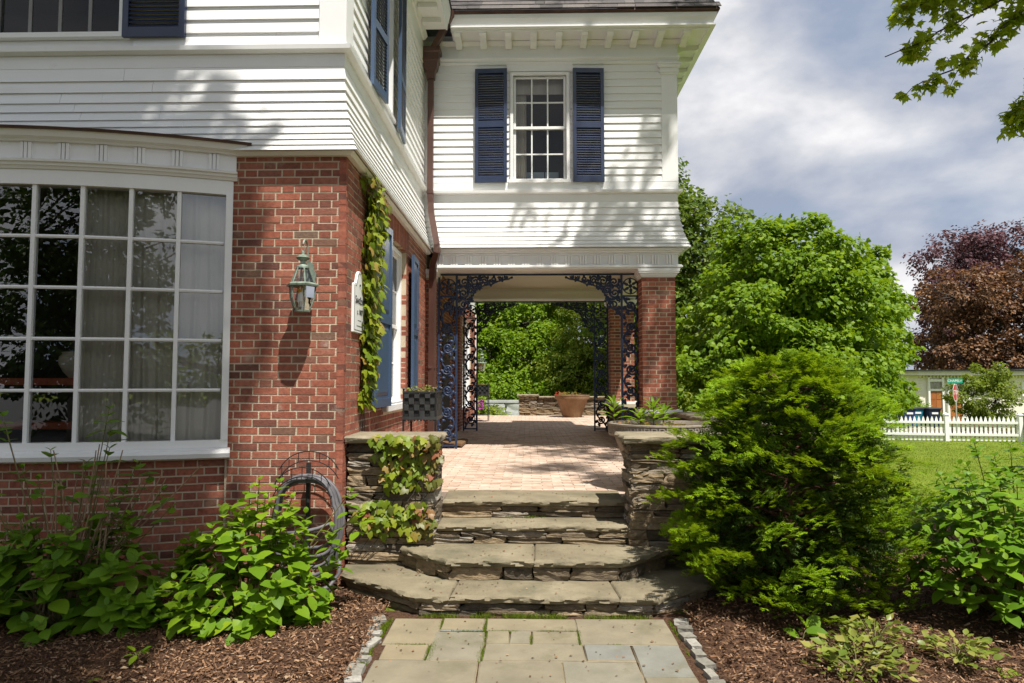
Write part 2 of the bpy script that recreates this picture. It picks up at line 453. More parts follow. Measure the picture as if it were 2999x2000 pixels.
# leaf templates: length along +y, normal +z
def fan(outline, mid=(0, .45, .05)):
    pts = [mid] + outline
    m = len(outline)
    return np.array(pts, float), np.array([(0, 1 + i, 1 + (i + 1) % m) for i in range(m)])


L_SIMPLE = (np.array([(0, 0, 0), (.34, .45, .07), (0, 1, -.06), (-.34, .45, .07)], float), np.array([(0, 1, 2), (0, 2, 3)]))
_hy = [(0, 0, 0), (.17, .10, .035), (.30, .32, .06), (.31, .52, .045), (.20, .77, .0), (0, 1.0, -.10), (-.20, .77, .0), (-.31, .52, .045), (-.30, .32, .06), (-.17, .10, .035)]
L_HYD = (np.array(_hy + [(0, .15, .0), (0, .40, .005), (0, .66, -.02)], float),
         np.array([(0, 1, 10), (1, 2, 10), (2, 11, 10), (2, 3, 11), (3, 12, 11), (3, 4, 12), (4, 5, 12), (0, 10, 9), (9, 10, 8), (8, 10, 11), (8, 11, 7), (7, 11, 12), (7, 12, 6), (6, 12, 5)]))
L_IVY = fan([(0, 0, 0), (.20, -.10, .0), (.46, .12, -.02), (.56, .42, -.06), (.30, .48, .02), (.26, .72, .0), (0, 1.05, -.10), (-.26, .72, .0), (-.30, .48, .02), (-.56, .42, -.06), (-.46, .12, -.02), (-.20, -.10, .0)], (0, .3, .07))
L_MAPLE = fan([(0, 0, 0), (.30, -.04, -.03), (.22, .14, .02), (.62, .40, -.08), (.34, .48, .03), (.30, .64, .02), (.14, .60, .04), (0, 1.0, -.1), (-.14, .60, .04), (-.30, .64, .02), (-.34, .48, .03), (-.62, .40, -.08), (-.22, .14, .02), (-.30, -.04, -.03)], (0, .32, .05))
L_SPEAR = (np.array([(0, 0, 0), (.13, .35, .04), (.10, .7, .02), (0, 1, -.12), (-.10, .7, .02), (-.13, .35, .04), (0, .5, 0)], float), np.array([(0, 1, 6), (1, 2, 6), (2, 3, 6), (3, 4, 6), (4, 5, 6), (5, 0, 6)]))


def leaf_mesh(name, L, mat):
    me = bpy.data.meshes.new(name)
    me.from_pydata([tuple(p) for p in L[0]], [], [tuple(int(i) for i in f) for f in L[1]])
    me.polygons.foreach_set('use_smooth', [True] * len(me.polygons))
    me.materials.append(mat)
    me.update()
    return me


def place(name, me, parent, R, S, P):
    o = bpy.data.objects.new(name, me)
    col.objects.link(o)
    o.parent = parent
    s = S if np.ndim(S) else (S, S, S)
    b = base(parent)
    o.matrix_basis = Matrix(((R[0][0] * s[0], R[0][1] * s[1], R[0][2] * s[2], P[0] - b.x),
                             (R[1][0] * s[0], R[1][1] * s[1], R[1][2] * s[2], P[1] - b.y),
                             (R[2][0] * s[0], R[2][1] * s[1], R[2][2] * s[2], P[2] - b.z), (0, 0, 0, 1)))
    return o


def leaf_parts(parent, L, R, S, P, mat, name='leaf', rest='foliage', maxn=300, score=None):
    """the leaves that show largest as objects, the rest as one part"""
    n = len(P)
    if score is None:
        score = -np.linalg.norm(P - np.array([0, 0, CZ]), axis=1) * 1.0 + rng.uniform(0, .15, n) + S * 1.5
    order = np.argsort(-score)
    me = leaf_mesh(name, L, mat)
    for i in order[:maxn]:
        place(name, me, parent, R[i], S[i], P[i])
    r = order[maxn:]
    if len(r):
        V, F = inst(L[0], L[1], R[r], S[r], P[r])
        npmesh(rest, V, F, mat, parent, smooth=True, kind='stuff')


def ident(n):
    return np.repeat(np.eye(3)[None], n, 0)


# ------------------------------------------------------------------ dimensions
XS, YF = -1.545, 5.714           # brick faces of the main house: side wall, front wall
XU, YU = -1.600, 5.770           # upper (clapboard) walls
YW = 10.30                       # front of the porch wing
YB = 14.30                       # far opening of the porch
XR = 2.28                        # right face of the wing's upper wall
TZ = 0.64                        # terrace level
HX = -9.0                        # left end of the house
HY = 20.6                        # far end of the house
BX0, BX1 = -6.88, -2.52          # bay window
BCX, BCY, BR_ = -4.70, 11.17, 5.87


def bay(a, out=0.):              # point on the bay curve, a = arc length from its centre
    t = a / BR_
    r = BR_ + out
    return BCX + r * math.sin(t), BCY - r * math.cos(t)


BAE = BR_ * math.asin((BX1 - BCX) / BR_)   # arc half length


# ------------------------------------------------------------------ ground
def gz(x, y):
    t = np.clip((y - 7.) / 18., 0, 1)
    z = -.45 * t
    t2 = np.clip((y - 26.) / 3., 0, 1)
    return z - .72 * t2


def ground():
    xs = np.concatenate([np.linspace(-400, -30, 8), np.linspace(-25, 40, 66), np.linspace(46, 500, 10)])
    ys = np.concatenate([np.linspace(-120, -12, 6), np.linspace(-8, 50, 88), np.linspace(56, 700, 12)])
    X, Y = np.meshgrid(xs, ys)
    Z = gz(X, Y)
    V = np.stack([X, Y, Z], -1).reshape(-1, 3)
    nx = len(xs)
    i, j = np.meshgrid(np.arange(len(ys) - 1), np.arange(nx - 1), indexing='ij')
    a = (i * nx + j).ravel()
    F = np.stack([a, a + 1, a + 1 + nx, a + nx], -1)
    o = npmesh('lawn', V, F, M['lawn'], smooth=True, kind='structure')
    return o


lawn = ground()
rd = MB()
rd.add([(-60, -60, .006), (60, -60, .006), (60, -2.6, .006), (-60, -2.6, .006)], [(0, 1, 2, 3)])
rd.build('neutral_ground', M['asphalt'], kind='structure')  # unseen grey ground, added to cut green lawn bounce on the white walls
rd = MB()
rd.add([(-60, 29.2, -1.166), (120, 29.2, -1.166), (120, 37, -1.166), (-60, 37, -1.166)], [(0, 1, 2, 3)])
rd.build('road', M['asphalt'], kind='structure')


def bed(name, x0, x1, y0, y1, seed):
    xs = np.arange(x0, x1 + .01, .09); ys = np.arange(y0, y1 + .01, .09)
    X, Y = np.meshgrid(xs, ys)
    r = np.random.default_rng(seed)
    Z = .035 + .02 * np.sin(X * 2.3 + Y * 1.1) + .015 * np.sin(X * 5.1 - Y * 3.7) + r.uniform(-.008, .008, X.shape)
    e = np.minimum.reduce([X - x0, x1 - X, Y - y0, y1 - Y])
    Z = np.where(e < .10, -.02, Z)
    V = np.stack([X, Y, Z], -1).reshape(-1, 3)
    nx = len(xs)
    i, j = np.meshgrid(np.arange(len(ys) - 1), np.arange(nx - 1), indexing='ij')
    a = (i * nx + j).ravel()
    return npmesh(name, V, np.stack([a, a + 1, a + 1 + nx, a + nx], -1), M['mulch'], smooth=True, kind='structure')


bed('mulch_bed', -8.5, -1.02, -2.0, 5.95, 1)
bed('mulch_bed', 1.06, 5.4, -2.0, 8.2, 2)


def chips(x0, x1, y0, y1, n):
    P = np.stack([rng.uniform(x0, x1, n), y0 + (y1 - y0) * rng.uniform(0, 1, n) ** 1.25, np.zeros(n)], -1)
    P[:, 2] = .043 + .02 * np.sin(P[:, 0] * 2.3 + P[:, 1] * 1.1) + .015 * np.sin(P[:, 0] * 5.1 - P[:, 1] * 3.7) + rng.uniform(-.002, .014, n)
    d = rsph(n); d[:, 2] *= .35
    R = frames(d, np.array([0, 0, 1.]) + rng.normal(0, .45, (n, 3)))
    T = np.array([(-.5, -.5, 0), (.5, -.42, .1), (.42, .5, 0), (-.45, .46, .12)])
    S = np.stack([rng.uniform(.004, .012, n), rng.uniform(.012, .045, n), rng.uniform(.01, .03, n)], -1)
    return inst(T, np.array([(0, 1, 2, 3)]), R, S, P)


for (a, b, c, d, n) in ((-5.4, -1.0, 3.0, 5.75, 30000), (1.1, 5.0, 3.0, 7.0, 30000)):
    V, F = chips(a, b, c, d, n)
    npmesh('mulch_chips', V, F, M['chip'], kind='stuff')


# ------------------------------------------------------------------ rough slabs and stones
def slab(poly, z0, z1, name, mat, parent, step=.035, rough=.017, inset=.012, roughmask=None):
    """stone slab from a plan polygon (counter-clockwise), with a chipped edge"""
    pts, rg = [], []
    n = len(poly)
    for i in range(n):
        a, b = Vector(poly[i]), Vector(poly[(i + 1) % n])
        m = max(1, int((b - a).length / step))
        for k in range(m):
            pts.append(a.lerp(b, k / m)); rg.append(1. if roughmask is None else roughmask[i])
    N_ = len(pts)
    ctr = sum(pts, Vector((0, 0))) / N_
    nor = []
    for i in range(N_):
        t = pts[(i + 1) % N_] - pts[i - 1]
        nor.append(Vector((t.y, -t.x)).normalized())
    rr = random.Random(hash(name) % 1000 + int(z0 * 100) + int(ctr.x * 37))
    h = z1 - z0
    levels = [(z1, -inset, .18), (z1 - .12 * h, -.003, .45), (z1 - .32 * h, .004, 1.), (z1 - .55 * h, .001, 1.), (z1 - .8 * h, -.002, .9), (z0, -.014, .6)]
    mb = MB()
    rings = []
    cum = [0.]
    for i in range(1, N_): cum.append(cum[-1] + (pts[i] - pts[i - 1]).length)
    f1, f2, f3 = rr.uniform(8, 12), rr.uniform(19, 27), rr.uniform(40, 60)
    for li, (z, off, am) in enumerate(levels):
        ring = []
        p1, p2, p3 = rr.uniform(0, 1), rr.uniform(0, 6), rr.uniform(0, 6)
        for i in range(N_):
            j = (.45 * math.sin(f1 * cum[i] + p1) + .45 * math.sin(f2 * cum[i] + p2) + .3 * math.sin(f3 * cum[i] + p3) + .35 * rr.uniform(-1, 1)) * rough * am * rg[i]
            p = pts[i] + nor[i] * (off + j)
            ring.append((p.x, p.y, z + (0 if z == z0 else rr.uniform(-1, 1) * (.0008 if li == 0 else .003 * am) * rg[i])))
        rings.append(ring)
    mb.loft(rings[::-1], True, True)
    o = mb.build(name, mat, parent, smooth=True)
    return o


def rock_mesh(seed, n=3, jit=.10, name='stone'):
    """rounded rough block filling a unit cube"""
    r = random.Random(seed)
    mb = MB()
    idx = {}

    def vid(p):
        k = tuple(round(c, 4) for c in p)
        if k not in idx:
            x, y, z = p
            q = []
            for c, a, b in ((x, y, z), (y, x, z), (z, x, y)):
                e = (abs(a) > .49) + (abs(b) > .49)
                q.append(c * (1 - (.022 * e)))
            q = [c + r.uniform(-jit, jit) * .5 for c in q]
            idx[k] = len(mb.v)
            mb.v.append(tuple(q))
        return idx[k]
    ax = [-.5 + i / n for i in range(n + 1)]
    for d in range(3):
        for s in (-.5, .5):
            for i in range(n):
                for j in range(n):
                    c = []
                    for (a, b) in ((i, j), (i + 1, j), (i + 1, j + 1), (i, j + 1)):
                        p = [0, 0, 0]
                        p[d] = s; p[(d + 1) % 3] = ax[a]; p[(d + 2) % 3] = ax[b]
                        c.append(vid(p))
                    mb.f.append(tuple(c) if s > 0 else tuple(c[::-1]))
    return mb.mesh(name, smooth=False)


ROCKS = [rock_mesh(i, 3, .12) for i in range(9)]
for r_ in ROCKS: r_.materials.append(M['stone'])
PALEROCKS = [r_.copy() for r_ in ROCKS[:3]]
for r_ in PALEROCKS:
    r_.materials.clear(); r_.materials.append(M['paleblock'])


def put(name, me, parent, c, s, rz=0., tilt=0.):
    o = bpy.data.objects.new(name, me)
    col.objects.link(o)
    b = base(parent)
    o.parent = parent
    o.location = Vector(c) - b
    o.scale = s
    o.rotation_euler = (tilt, tilt * .6, rz)
    return o


def stone_face(parent, p0, p1, z0, z1, depth, seed, hmin=.035, hmax=.105, lmin=.14, lmax=.50, meshes=None, gap=.012):
    """lay irregular stones on the vertical face from p0 to p1 (plan); depth goes to the left of p0->p1"""
    r = random.Random(seed)
    meshes = meshes or ROCKS
    a, b = Vector(p0), Vector(p1)
    L = (b - a).length
    u = (b - a) / L
    nv = Vector((-u.y, u.x))
    rz = math.atan2(u.y, u.x)
    z = z0
    out = []
    while z < z1 - .02:
        h = r.uniform(hmin, hmax)
        if z + h > z1 - hmin * .6: h = z1 - z
        x = 0.
        while x < L - .01:
            l = r.uniform(lmin, lmax) * (1.2 if h < .08 else 1.)
            if x + l > L - lmin * .6: l = L - x
            sub = [(z, h)]
            if h > .10 and l < .3 and r.random() < .3: sub = [(z, h * .5), (z + h * .5, h * .5)]
            for zz_, hh in sub:
                d = depth * r.uniform(.85, 1.0)
                pr = r.uniform(-.014, .014)
                c = a + u * (x + l / 2) + nv * (d / 2 + pr)
                out.append(put('stone', r.choice(meshes), parent, (c.x, c.y, zz_ + hh / 2), (l - gap * .5, d, hh - gap * .35), rz + r.uniform(-.02, .02), r.uniform(-.025, .025)))
            x += l
        z += h
    return out


# ------------------------------------------------------------------ steps
steps = root('stone_steps', (.05, 5.6, 0), 'four bluestone steps with canted lower treads climbing to the brick terrace', 'steps')
s1 = [(-.80, 4.975), (.923, 4.965), (1.66, 5.52), (1.70, 5.80), (-1.53, 5.80), (-1.50, 5.53)]
slab([(-.80, 4.975), (-.567, 4.974), (-.52, 5.80), (-1.53, 5.80), (-1.50, 5.53)], .105, .16, 'slab', M['bluestone'], steps, roughmask=[1, .1, .1, 1, 1])
slab([(-.557, 4.974), (.652, 4.967), (.60, 5.80), (-.51, 5.80)], .105, .16, 'slab', M['bluestone'], steps, roughmask=[1, .1, .1, .1])
slab([(.662, 4.967), (.923, 4.965), (1.66, 5.52), (1.70, 5.80), (.61, 5.80)], .105, .161, 'slab', M['bluestone'], steps, roughmask=[1, 1, 1, .1, .1])
slab([(-.624, 5.333), (.045, 5.328), (.055, 5.93), (-1.05, 5.93), (-1.06, 5.72)], .265, .32, 'slab', M['bluestone'], steps, roughmask=[1, .1, .1, .1, 1])
slab([(.053, 5.328), (.723, 5.325), (1.17, 5.71), (1.18, 5.93), (.063, 5.93)], .265, .321, 'slab', M['bluestone'], steps, roughmask=[1, 1, 1, .1, .1])
slab([(-.765, 5.845), (.855, 5.84), (.87, 6.30), (-.77, 6.30)], .425, .48, 'slab', M['bluestone'], steps, roughmask=[1, .2, .1, .2])
slab([(-.755, 6.14), (.86, 6.14), (.87, 6.67), (-.77, 6.67)], .585, .64, 'slab', M['bluestone'], steps, roughmask=[1, .2, .3, .2])
kw = dict(hmin=.045, hmax=.10, lmin=.16, lmax=.5)
stone_face(steps, (-.775, 4.998), (.895, 4.988), -.02, .105, .22, 11, **kw)
stone_face(steps, (-1.48, 5.545), (-.79, 5.003), -.02, .105, .16, 12, **kw)
stone_face(steps, (.915, 4.993), (1.64, 5.545), -.02, .105, .16, 13, **kw)
stone_face(steps, (-.61, 5.352), (.71, 5.347), .162, .265, .22, 14, hmin=.09, hmax=.12, lmin=.22, lmax=.5)
stone_face(steps, (-1.045, 5.735), (-.622, 5.357), .162, .265, .16, 15, hmin=.09, hmax=.12, lmin=.2, lmax=.4)
stone_face(steps, (.722, 5.352), (1.155, 5.735), .162, .265, .16, 16, hmin=.09, hmax=.12, lmin=.2, lmax=.4)
stone_face(steps, (-.99, 5.862), (1.0, 5.857), .322, .425, .18, 17, hmin=.04, hmax=.07, lmin=.22, lmax=.5)
stone_face(steps, (-.76, 6.162), (.86, 6.162), .482, .585, .18, 18, hmin=.045, hmax=.06, lmin=.2, lmax=.45)
cb = MB()
cb.box(-.72, .84, 5.06, 6.6, -.05, .104).box(-.56, .66, 5.42, 6.6, .106, .264).box(-.75, .85, 5.95, 6.6, .266, .424).box(-.74, .84, 6.25, 6.6, .426, .584)
cb.box(-1.4, 1.5, 5.6, 6.1, -.05, .103)
cb.build('riser_core', M['stonecore'], steps)

# ------------------------------------------------------------------ path
path = MB()
path.add([(-1.25, -3, .012), (1.3, -3, .012), (1.3, 5.1, .012), (-1.25, 5.1, .012)], [(0, 1, 2, 3)])
path = path.build('path', M['mulch'], kind='structure')
g = .010
flags = [  # x0,x1,y0,y1
    (-.93, -.595, 4.44, 4.90), (-.585, -.30, 4.68, 4.90), (-.28, .325, 4.69, 4.91), (.335, .955, 4.455, 4.92),
    (-.615, -.285, 4.19, 4.655), (-.265, -.125, 4.45, 4.665), (-.115, .015, 4.45, 4.665), (.03, .325, 4.45, 4.665),
    (-.90, -.63, 4.185, 4.425), (-.27, .345, 4.19, 4.44), (.355, .645, 4.195, 4.44), (.66, .95, 3.98, 4.44),
    (-.92, -.30, 3.75, 4.175), (-.285, .20, 3.72, 4.18), (.21, .65, 3.6, 4.185), (.66, .95, 3.4, 3.97), (-.92, -.45, 3.2, 3.74), (-.44, .2, 3.1, 3.71), (.21, .65, 3.0, 3.59), (.66, .95, 3.0, 3.39), (-.92, -.2, 2.5, 3.19), (-.19, .5, 2.4, 3.09), (.51, .95, 2.3, 2.99)]
for i, (x0, x1, y0, y1) in enumerate(flags):
    j = lambda: random.uniform(-.004, .004)
    slab([(x0 + j(), y0 + j()), (x1 + j(), y0 + j()), (x1 + j(), y1 + j()), (x0 + j(), y1 + j())], .0, .026 + random.uniform(-.002, .003), 'flagstone', M['flag'], path, step=.09, rough=.004, inset=.004)
cob = [rock_mesh(40 + i, 2, .10, 'edging_stone') for i in range(4)]
for c in cob: c.materials.append(M['cobble'])
for sx in (-1, 1):
    y = 2.2
    while y < (4.88 if sx < 0 else 4.95):
        l = random.uniform(.08, .16)
        t = (y - 3.84) / 1.05
        x = (-.985 - .05 * t) if sx < 0 else (1.035 + .02 * t)
        put('edging_stone', random.choice(cob), path, (x + random.uniform(-.015, .015), y + l / 2, .02), (random.uniform(.05, .10), l - .012, random.uniform(.03, .06)), random.uniform(-.45, .45), random.uniform(-.12, .12))
        y += l + random.uniform(0, .05)


def tufts(name, segs, n, h0, h1, mat, parent=None):
    """short moss or grass blades along segments (x0,y0,x1,y1,z,width)"""
    Ls = np.array([math.hypot(s[2] - s[0], s[3] - s[1]) * s[5] * (s[6] if len(s) > 6 else 1) for s in segs])
    k = rng.choice(len(segs), n, p=Ls / Ls.sum())
    sg = np.array([s[:6] for s in segs])[k]
    t = rng.uniform(0, 1, n)
    P = np.stack([sg[:, 0] + t * (sg[:, 2] - sg[:, 0]), sg[:, 1] + t * (sg[:, 3] - sg[:, 1]), sg[:, 4]], -1)
    P[:, :2] += rng.normal(0, 1, (n, 2)) * sg[:, 5:6] * .35
    keep = (np.sin(P[:, 0] * 9 + P[:, 1] * 13) + np.sin(P[:, 0] * 23 - P[:, 1] * 7) + rng.normal(0, .5, n)) > -.5
    P = P[keep]; n = len(P)
    d = np.array([0, 0, 1.]) + rng.normal(0, .45, (n, 3))
    R = frames(d, rsph(n))
    T = np.array([(-.5, 0, 0), (.5, 0, 0), (0, 1, 0.)])
    S = np.stack([rng.uniform(.003, .007, n), rng.uniform(h0, h1, n), np.ones(n)], -1)
    V, F = inst(T, np.array([(0, 1, 2)]), R, S, P)
    return npmesh(name, V, F, mat, parent, kind='stuff')


tufts('moss', [(-.595, 4.19, -.595, 4.9, .012, .022), (-.29, 4.19, -.29, 4.92, .012, .022), (-.58, 4.667, .33, 4.675, .012, .020), (.02, 4.45, .02, 4.67, .012, .018),
               (.33, 4.45, .335, 4.69, .012, .022), (.42, 4.448, .60, 4.448, .012, .014), (-.9, 4.432, -.63, 4.432, .012, .016), (-.625, 4.19, -.61, 4.43, .012, .016), (-.98, 4.0, -.97, 4.9, .015, .03), (.985, 4.3, .99, 4.9, .015, .012, .35)], 14000, .008, .026, M['moss'])
tufts('grass_tufts', [(-.76, 4.965, .86, 4.96, .0, .035), (-.55, 4.96, .45, 4.955, .0, .03)], 5200, .015, .06, M['moss'])
tufts('grass_tufts', [(-.2, 6.15, .15, 6.15, .48, .03)], 380, .012, .035, M['moss'])

# fallen petals, crumbs of mulch and dry leaves on the slabs
def litter(name, areas, n, s0, s1, mat):
    k = rng.integers(0, len(areas), n)
    A = np.array(areas)[k]
    P = np.stack([A[:, 0] + (A[:, 1] - A[:, 0]) * rng.uniform(0, 1, n), A[:, 2] + (A[:, 3] - A[:, 2]) * rng.uniform(0, 1, n), A[:, 4] + .004 + rng.uniform(0, .004, n)], -1)
    V, F = inst(L_SIMPLE[0], L_SIMPLE[1], frames(rsph(n) * np.array([1, 1, .1]), np.array([0, 0, 1.]) + rng.normal(0, .3, (n, 3))), rng.uniform(s0, s1, n), P)
    npmesh(name, V, F, mat, kind='stuff')


SL = [(-.8, .9, 5.02, 5.3, .16), (-1.3, -.7, 5.45, 5.75, .16), (-.6, .7, 5.37, 5.8, .32), (-.7, .8, 5.88, 6.1, .48), (-.7, .8, 6.18, 6.6, .64), (-.9, .95, 3.7, 4.9, .026), (-.9, .95, 3.7, 4.9, .026)]
litter('mulch_crumbs', SL, 330, .008, .028, M['chip'])
litter('fallen_leaves', [(-4.5, -1.05, 3.2, 4.6, .06), (1.1, 4.2, 3.4, 5.0, .06)], 120, .02, .055, M['cane'])

# ------------------------------------------------------------------ terrace
ter = MB()
ter.box(-1.54, 1.66, 6.60, 20.8, -.4, TZ - .006)
ter.box(1.66, 3.2, 14.9, 20.8, -.6, TZ - .006)
ter.box(.86, 2.4, 6.0, 10.3, -.4, TZ - .0065)
ter = ter.build('terrace', M['paverbed'], kind='structure')


def unit_box(name, mat, jit=0.0, seed=0, bev=.0):
    r = random.Random(seed)
    mb = MB().box(-.5, .5, -.5, .5, -.5, .5)
    mb.v = [(x + r.uniform(-jit, jit), y + r.uniform(-jit, jit), z + r.uniform(-jit, jit)) for x, y, z in mb.v]
    me = mb.mesh(name)
    me.materials.append(mat)
    return me


PAV = [unit_box('paving_brick', M['paver'], .02, i) for i in range(3)]
pv = []
y = 6.68
row = 0
while y < 20.75:
    lx0 = -1.53
    lx1 = 3.15 if y > 14.9 else (1.64 if y > 10.2 else 2.35)
    x = lx0 - (.105 if row % 2 else 0)
    while x < lx1:
        xa, xb = max(x, lx0), min(x + .203, lx1)
        if xb - xa > .03: pv.append(((xa + xb) / 2, y + .05, xb - xa - .007))
        x += .21
    y += .104
    row += 1
pv.sort(key=lambda p: math.hypot(p[0], p[1]) + (3 if p[0] > .9 or p[0] < -.8 else 0))
for (x, y, l) in pv[:300]:
    put('paving_brick', random.choice(PAV), ter, (x, y, TZ - .026 + random.uniform(-.002, .002)), (l + .002, .0995, .055), random.uniform(-.012, .012), random.uniform(-.006, .006))
UB = np.array([(x, y, z) for z in (-.5, .5) for y in (-.5, .5) for x in (-.5, .5)], float)
UBF = np.array([(0, 2, 3, 1), (4, 5, 7, 6), (0, 1, 5, 4), (1, 3, 7, 5), (3, 2, 6, 7), (2, 0, 4, 6)])
r_ = pv[300:]
P = np.array([(x, y, TZ - .026 + random.uniform(-.002, .002)) for x, y, l in r_]); S = np.array([(l + .002, .0995, .055) for x, y, l in r_])
V, F = inst(UB, UBF, ident(len(P)), S, P)
npmesh('paving_bricks', V, F, M['paver'], ter, kind='stuff')

# ------------------------------------------------------------------ the house
H = root('house', (-3.0, 9.0, 0), 'white clapboard and red brick house with navy shutters, bow window and open porch wing', 'house')
P2 = PALE = None


def wallbox(mb, axis, p0, p1, u0, u1, z0, z1, holes=()):
    """wall slab between planes p0,p1 (axis 'y': plane at y, u along x; 'x': plane at x, u along y) with rectangular holes"""
    us = sorted({u0, u1, *[h[0] for h in holes], *[h[1] for h in holes]})
    zs = sorted({z0, z1, *[h[2] for h in holes], *[h[3] for h in holes]})
    for i in range(len(us) - 1):
        for j in range(len(zs) - 1):
            cu_, cz_ = (us[i] + us[i + 1]) / 2, (zs[j] + zs[j + 1]) / 2
            if not (u0 < cu_ < u1 and z0 < cz_ < z1): continue
            if any(h[0] < cu_ < h[1] and h[2] < cz_ < h[3] for h in holes): continue
            if axis == 'y': mb.box(us[i], us[i + 1], p0, p1, zs[j], zs[j + 1])
            else: mb.box(p0, p1, us[i], us[i + 1], zs[j], zs[j + 1])


LW = (7.30, 8.63, 1.43, 3.34)        # lower side window opening (y0,y1,z0,z1)
FW = (16.2, 18.6, 1.0, 3.2)          # far side window
mort = MB()
rec = .0035
wallbox(mort, 'y', YF + rec, YF + .22, BX1 - .02, XS - rec, -.1, 3.66)
wallbox(mort, 'x', XS - .22, XS - rec, YF + .22, HY, -.1, 3.66, [LW, FW])
mort.box(HX, BX0, YF + rec, YF + .22, -.1, 3.66)
for (y0, y1) in ((YW, YW + .5), (YB, YB + .5)):
    mort.box(XS - rec, -1.43 - rec, y0 + rec, y1 - rec, .3, 3.27)
    mort.box(1.73 + rec, 2.229 - rec, y0 + rec, y1 - rec, 1.2, 3.27)
# bay base
n_ = 48
rings = []
for i in range(n_ + 1):
    a = -BAE + .012 + (2 * BAE - .024) * i / n_
    (xo, yo), (xi, yi) = bay(a, -.03 - rec), bay(a, -.25)
    rings.append([(xo, yo, -.1), (xi, yi, -.1), (xi, yi, 1.06), (xo, yo, 1.06)])
mort.loft(rings)
mort.build('masonry', M['mortar'], H)

# --- bricks
bricks = []                         # centre, size (along, deep, high), rotation


def flemish(L, z0, z1, fn, holes=(), first=0, rz=0., depth=.06):
    ch, st, hd, jt = .0665, .201, .0955, .0130
    k = 0
    z = z0
    while z + ch * .5 < z1:
        h = min(ch, z1 - z) - jt
        u = -(st + hd + 2 * jt) * (.5 if (k + first) % 2 else 0.) - .11
        i = 0
        while u < L:
            l = st if i % 2 == 0 else hd
            segs = [(max(u, 0.), min(u + l, L))]
            for (h0, h1, hz0, hz1) in holes:
                if z + ch > hz0 + .02 and z < hz1 - .02:
                    ns = []
                    for (a, b) in segs:
                        if b <= h0 or a >= h1: ns.append((a, b))
                        else:
                            if a < h0: ns.append((a, h0))
                            if b > h1: ns.append((h1, b))
                    segs = ns
            for a, b in segs:
                if b - a > .02:
                    x, y, r = fn((a + b) / 2, depth)
                    bricks.append(((x, y, z + jt / 2 + h / 2), (b - a, depth, h), r))
            u += l + jt
            i += 1
        z += ch
        k += 1


# front wall beside the bay
flemish(XS - BX1, -.02, 3.655, lambda u, d: (BX1 + u, YF + d / 2, 0))
# side wall (Y direction)
flemish(YW + .01 - YF, .0, 3.655, lambda u, d: (XS - d / 2, YF + u, math.pi / 2), holes=[(LW[0] - YF, LW[1] - YF, LW[2] - .06, 3.62)], first=1)
flemish(HY - YW - .5, .62, 3.655, lambda u, d: (XS - d / 2, YW + .5 + u, math.pi / 2), holes=[(FW[0] - YW - .5, FW[1] - YW - .5, FW[2], FW[3])], first=1)
# bay base
flemish(2 * BAE, -.02, 1.05, lambda u, d: (*bay(u - BAE, -.03 - d / 2), (u - BAE) / BR_), depth=.05)
for (y0, y1) in ((YW, YW + .5), (YB, YB + .5)):
    flemish(.115, .64, 3.26, lambda u, d: (XS + u, y0 + d / 2, 0))
    flemish(.5, .64, 3.26, lambda u, d: (-1.43 - d / 2, y0 + u, math.pi / 2), first=1)
    flemish(.499, 1.26, 3.26, lambda u, d: (1.73 + u, y0 + d / 2, 0))
    flemish(.5, 1.26, 3.26, lambda u, d: (1.73 + d / 2, y0 + u, math.pi / 2), first=1)
    flemish(.5, 1.26, 3.26, lambda u, d: (2.229 - d / 2, y0 + u, math.pi / 2), first=1)
flemish(.08, LW[2], LW[3], lambda u, d: (XS - .08 + u, LW[1] + .002 + d / 2, 0))
# soldier course over the lower window
y = LW[0] - .12
while y < LW[1] + .12:
    bricks.append(((XS - .03, y + .033, 3.475), (.057, .06, .27), math.pi / 2))
    y += .0675


def bscore(b):
    (x, y, z), (l, d, h), r = b
    dist = math.dist((x, y, z), (0, 0, CZ))
    s = l / dist
    if abs(math.sin(r)) > .7: s *= .3
    if x < -2.55: s *= .8
    if x < -4.5 or z < .25: s *= .2
    return -s


bricks.sort(key=bscore)
BRK = [unit_box('brick', M['brick'], .012, 10 + i) for i in range(4)]
for (c, s, r) in bricks[:300]:
    put('brick', random.choice(BRK), H, (c[0] + random.uniform(-.0015, .0015), c[1] + random.uniform(-.0015, .0015), c[2]), s, r + random.uniform(-.004, .004), 0)
rb = bricks[300:]
P = np.array([b[0] for b in rb]) + rng.uniform(-.0015, .0015, (len(rb), 3)); S = np.array([b[1] for b in rb])
ang = np.array([b[2] for b in rb])
R = np.zeros((len(rb), 3, 3)); R[:, 0, 0] = np.cos(ang); R[:, 0, 1] = -np.sin(ang); R[:, 1, 0] = np.sin(ang); R[:, 1, 1] = np.cos(ang); R[:, 2, 2] = 1
V, F = inst(UB, UBF, R, S, P)
npmesh('brickwork', V, F, M['brick'], H, kind='stuff')


# --- profiles running round the corner of a block
def strip(prof, xc, yc, xa, yb, which, mb=None):
    """prof = closed list of (out, z); front part runs from x=xa to the corner, side part from the corner to y=yb"""
    mb = mb or MB()
    st = [[(xa, yc - o, z) for o, z in prof], [(xc + o, yc - o, z) for o, z in prof], [(xc + o, yb, z) for o, z in prof]]
    st = st[:2] if which == 'front' else st[1:] if which == 'side' else st
    mb.loft(st)
    return mb


def rect(o0, o1, z0, z1):
    return [(o0, z0), (o1, z0), (o1, z1), (o0, z1)]


def flare(z, zt, zb, d=.145):
    s = min(max((zt - z) / (zt - zb), 0), 1)
    return d * s ** 2.1


def seams(spans):
    """split long boards at random butt joints"""
    out = []
    for a, e in spans:
        x = a
        while x < e - 1e-6:
            n = min(e, x + random.uniform(1.1, 2.6))
            if e - n < .35: n = e
            out.append((x, n - (.0025 if n < e else 0)))
            x = n
    return out


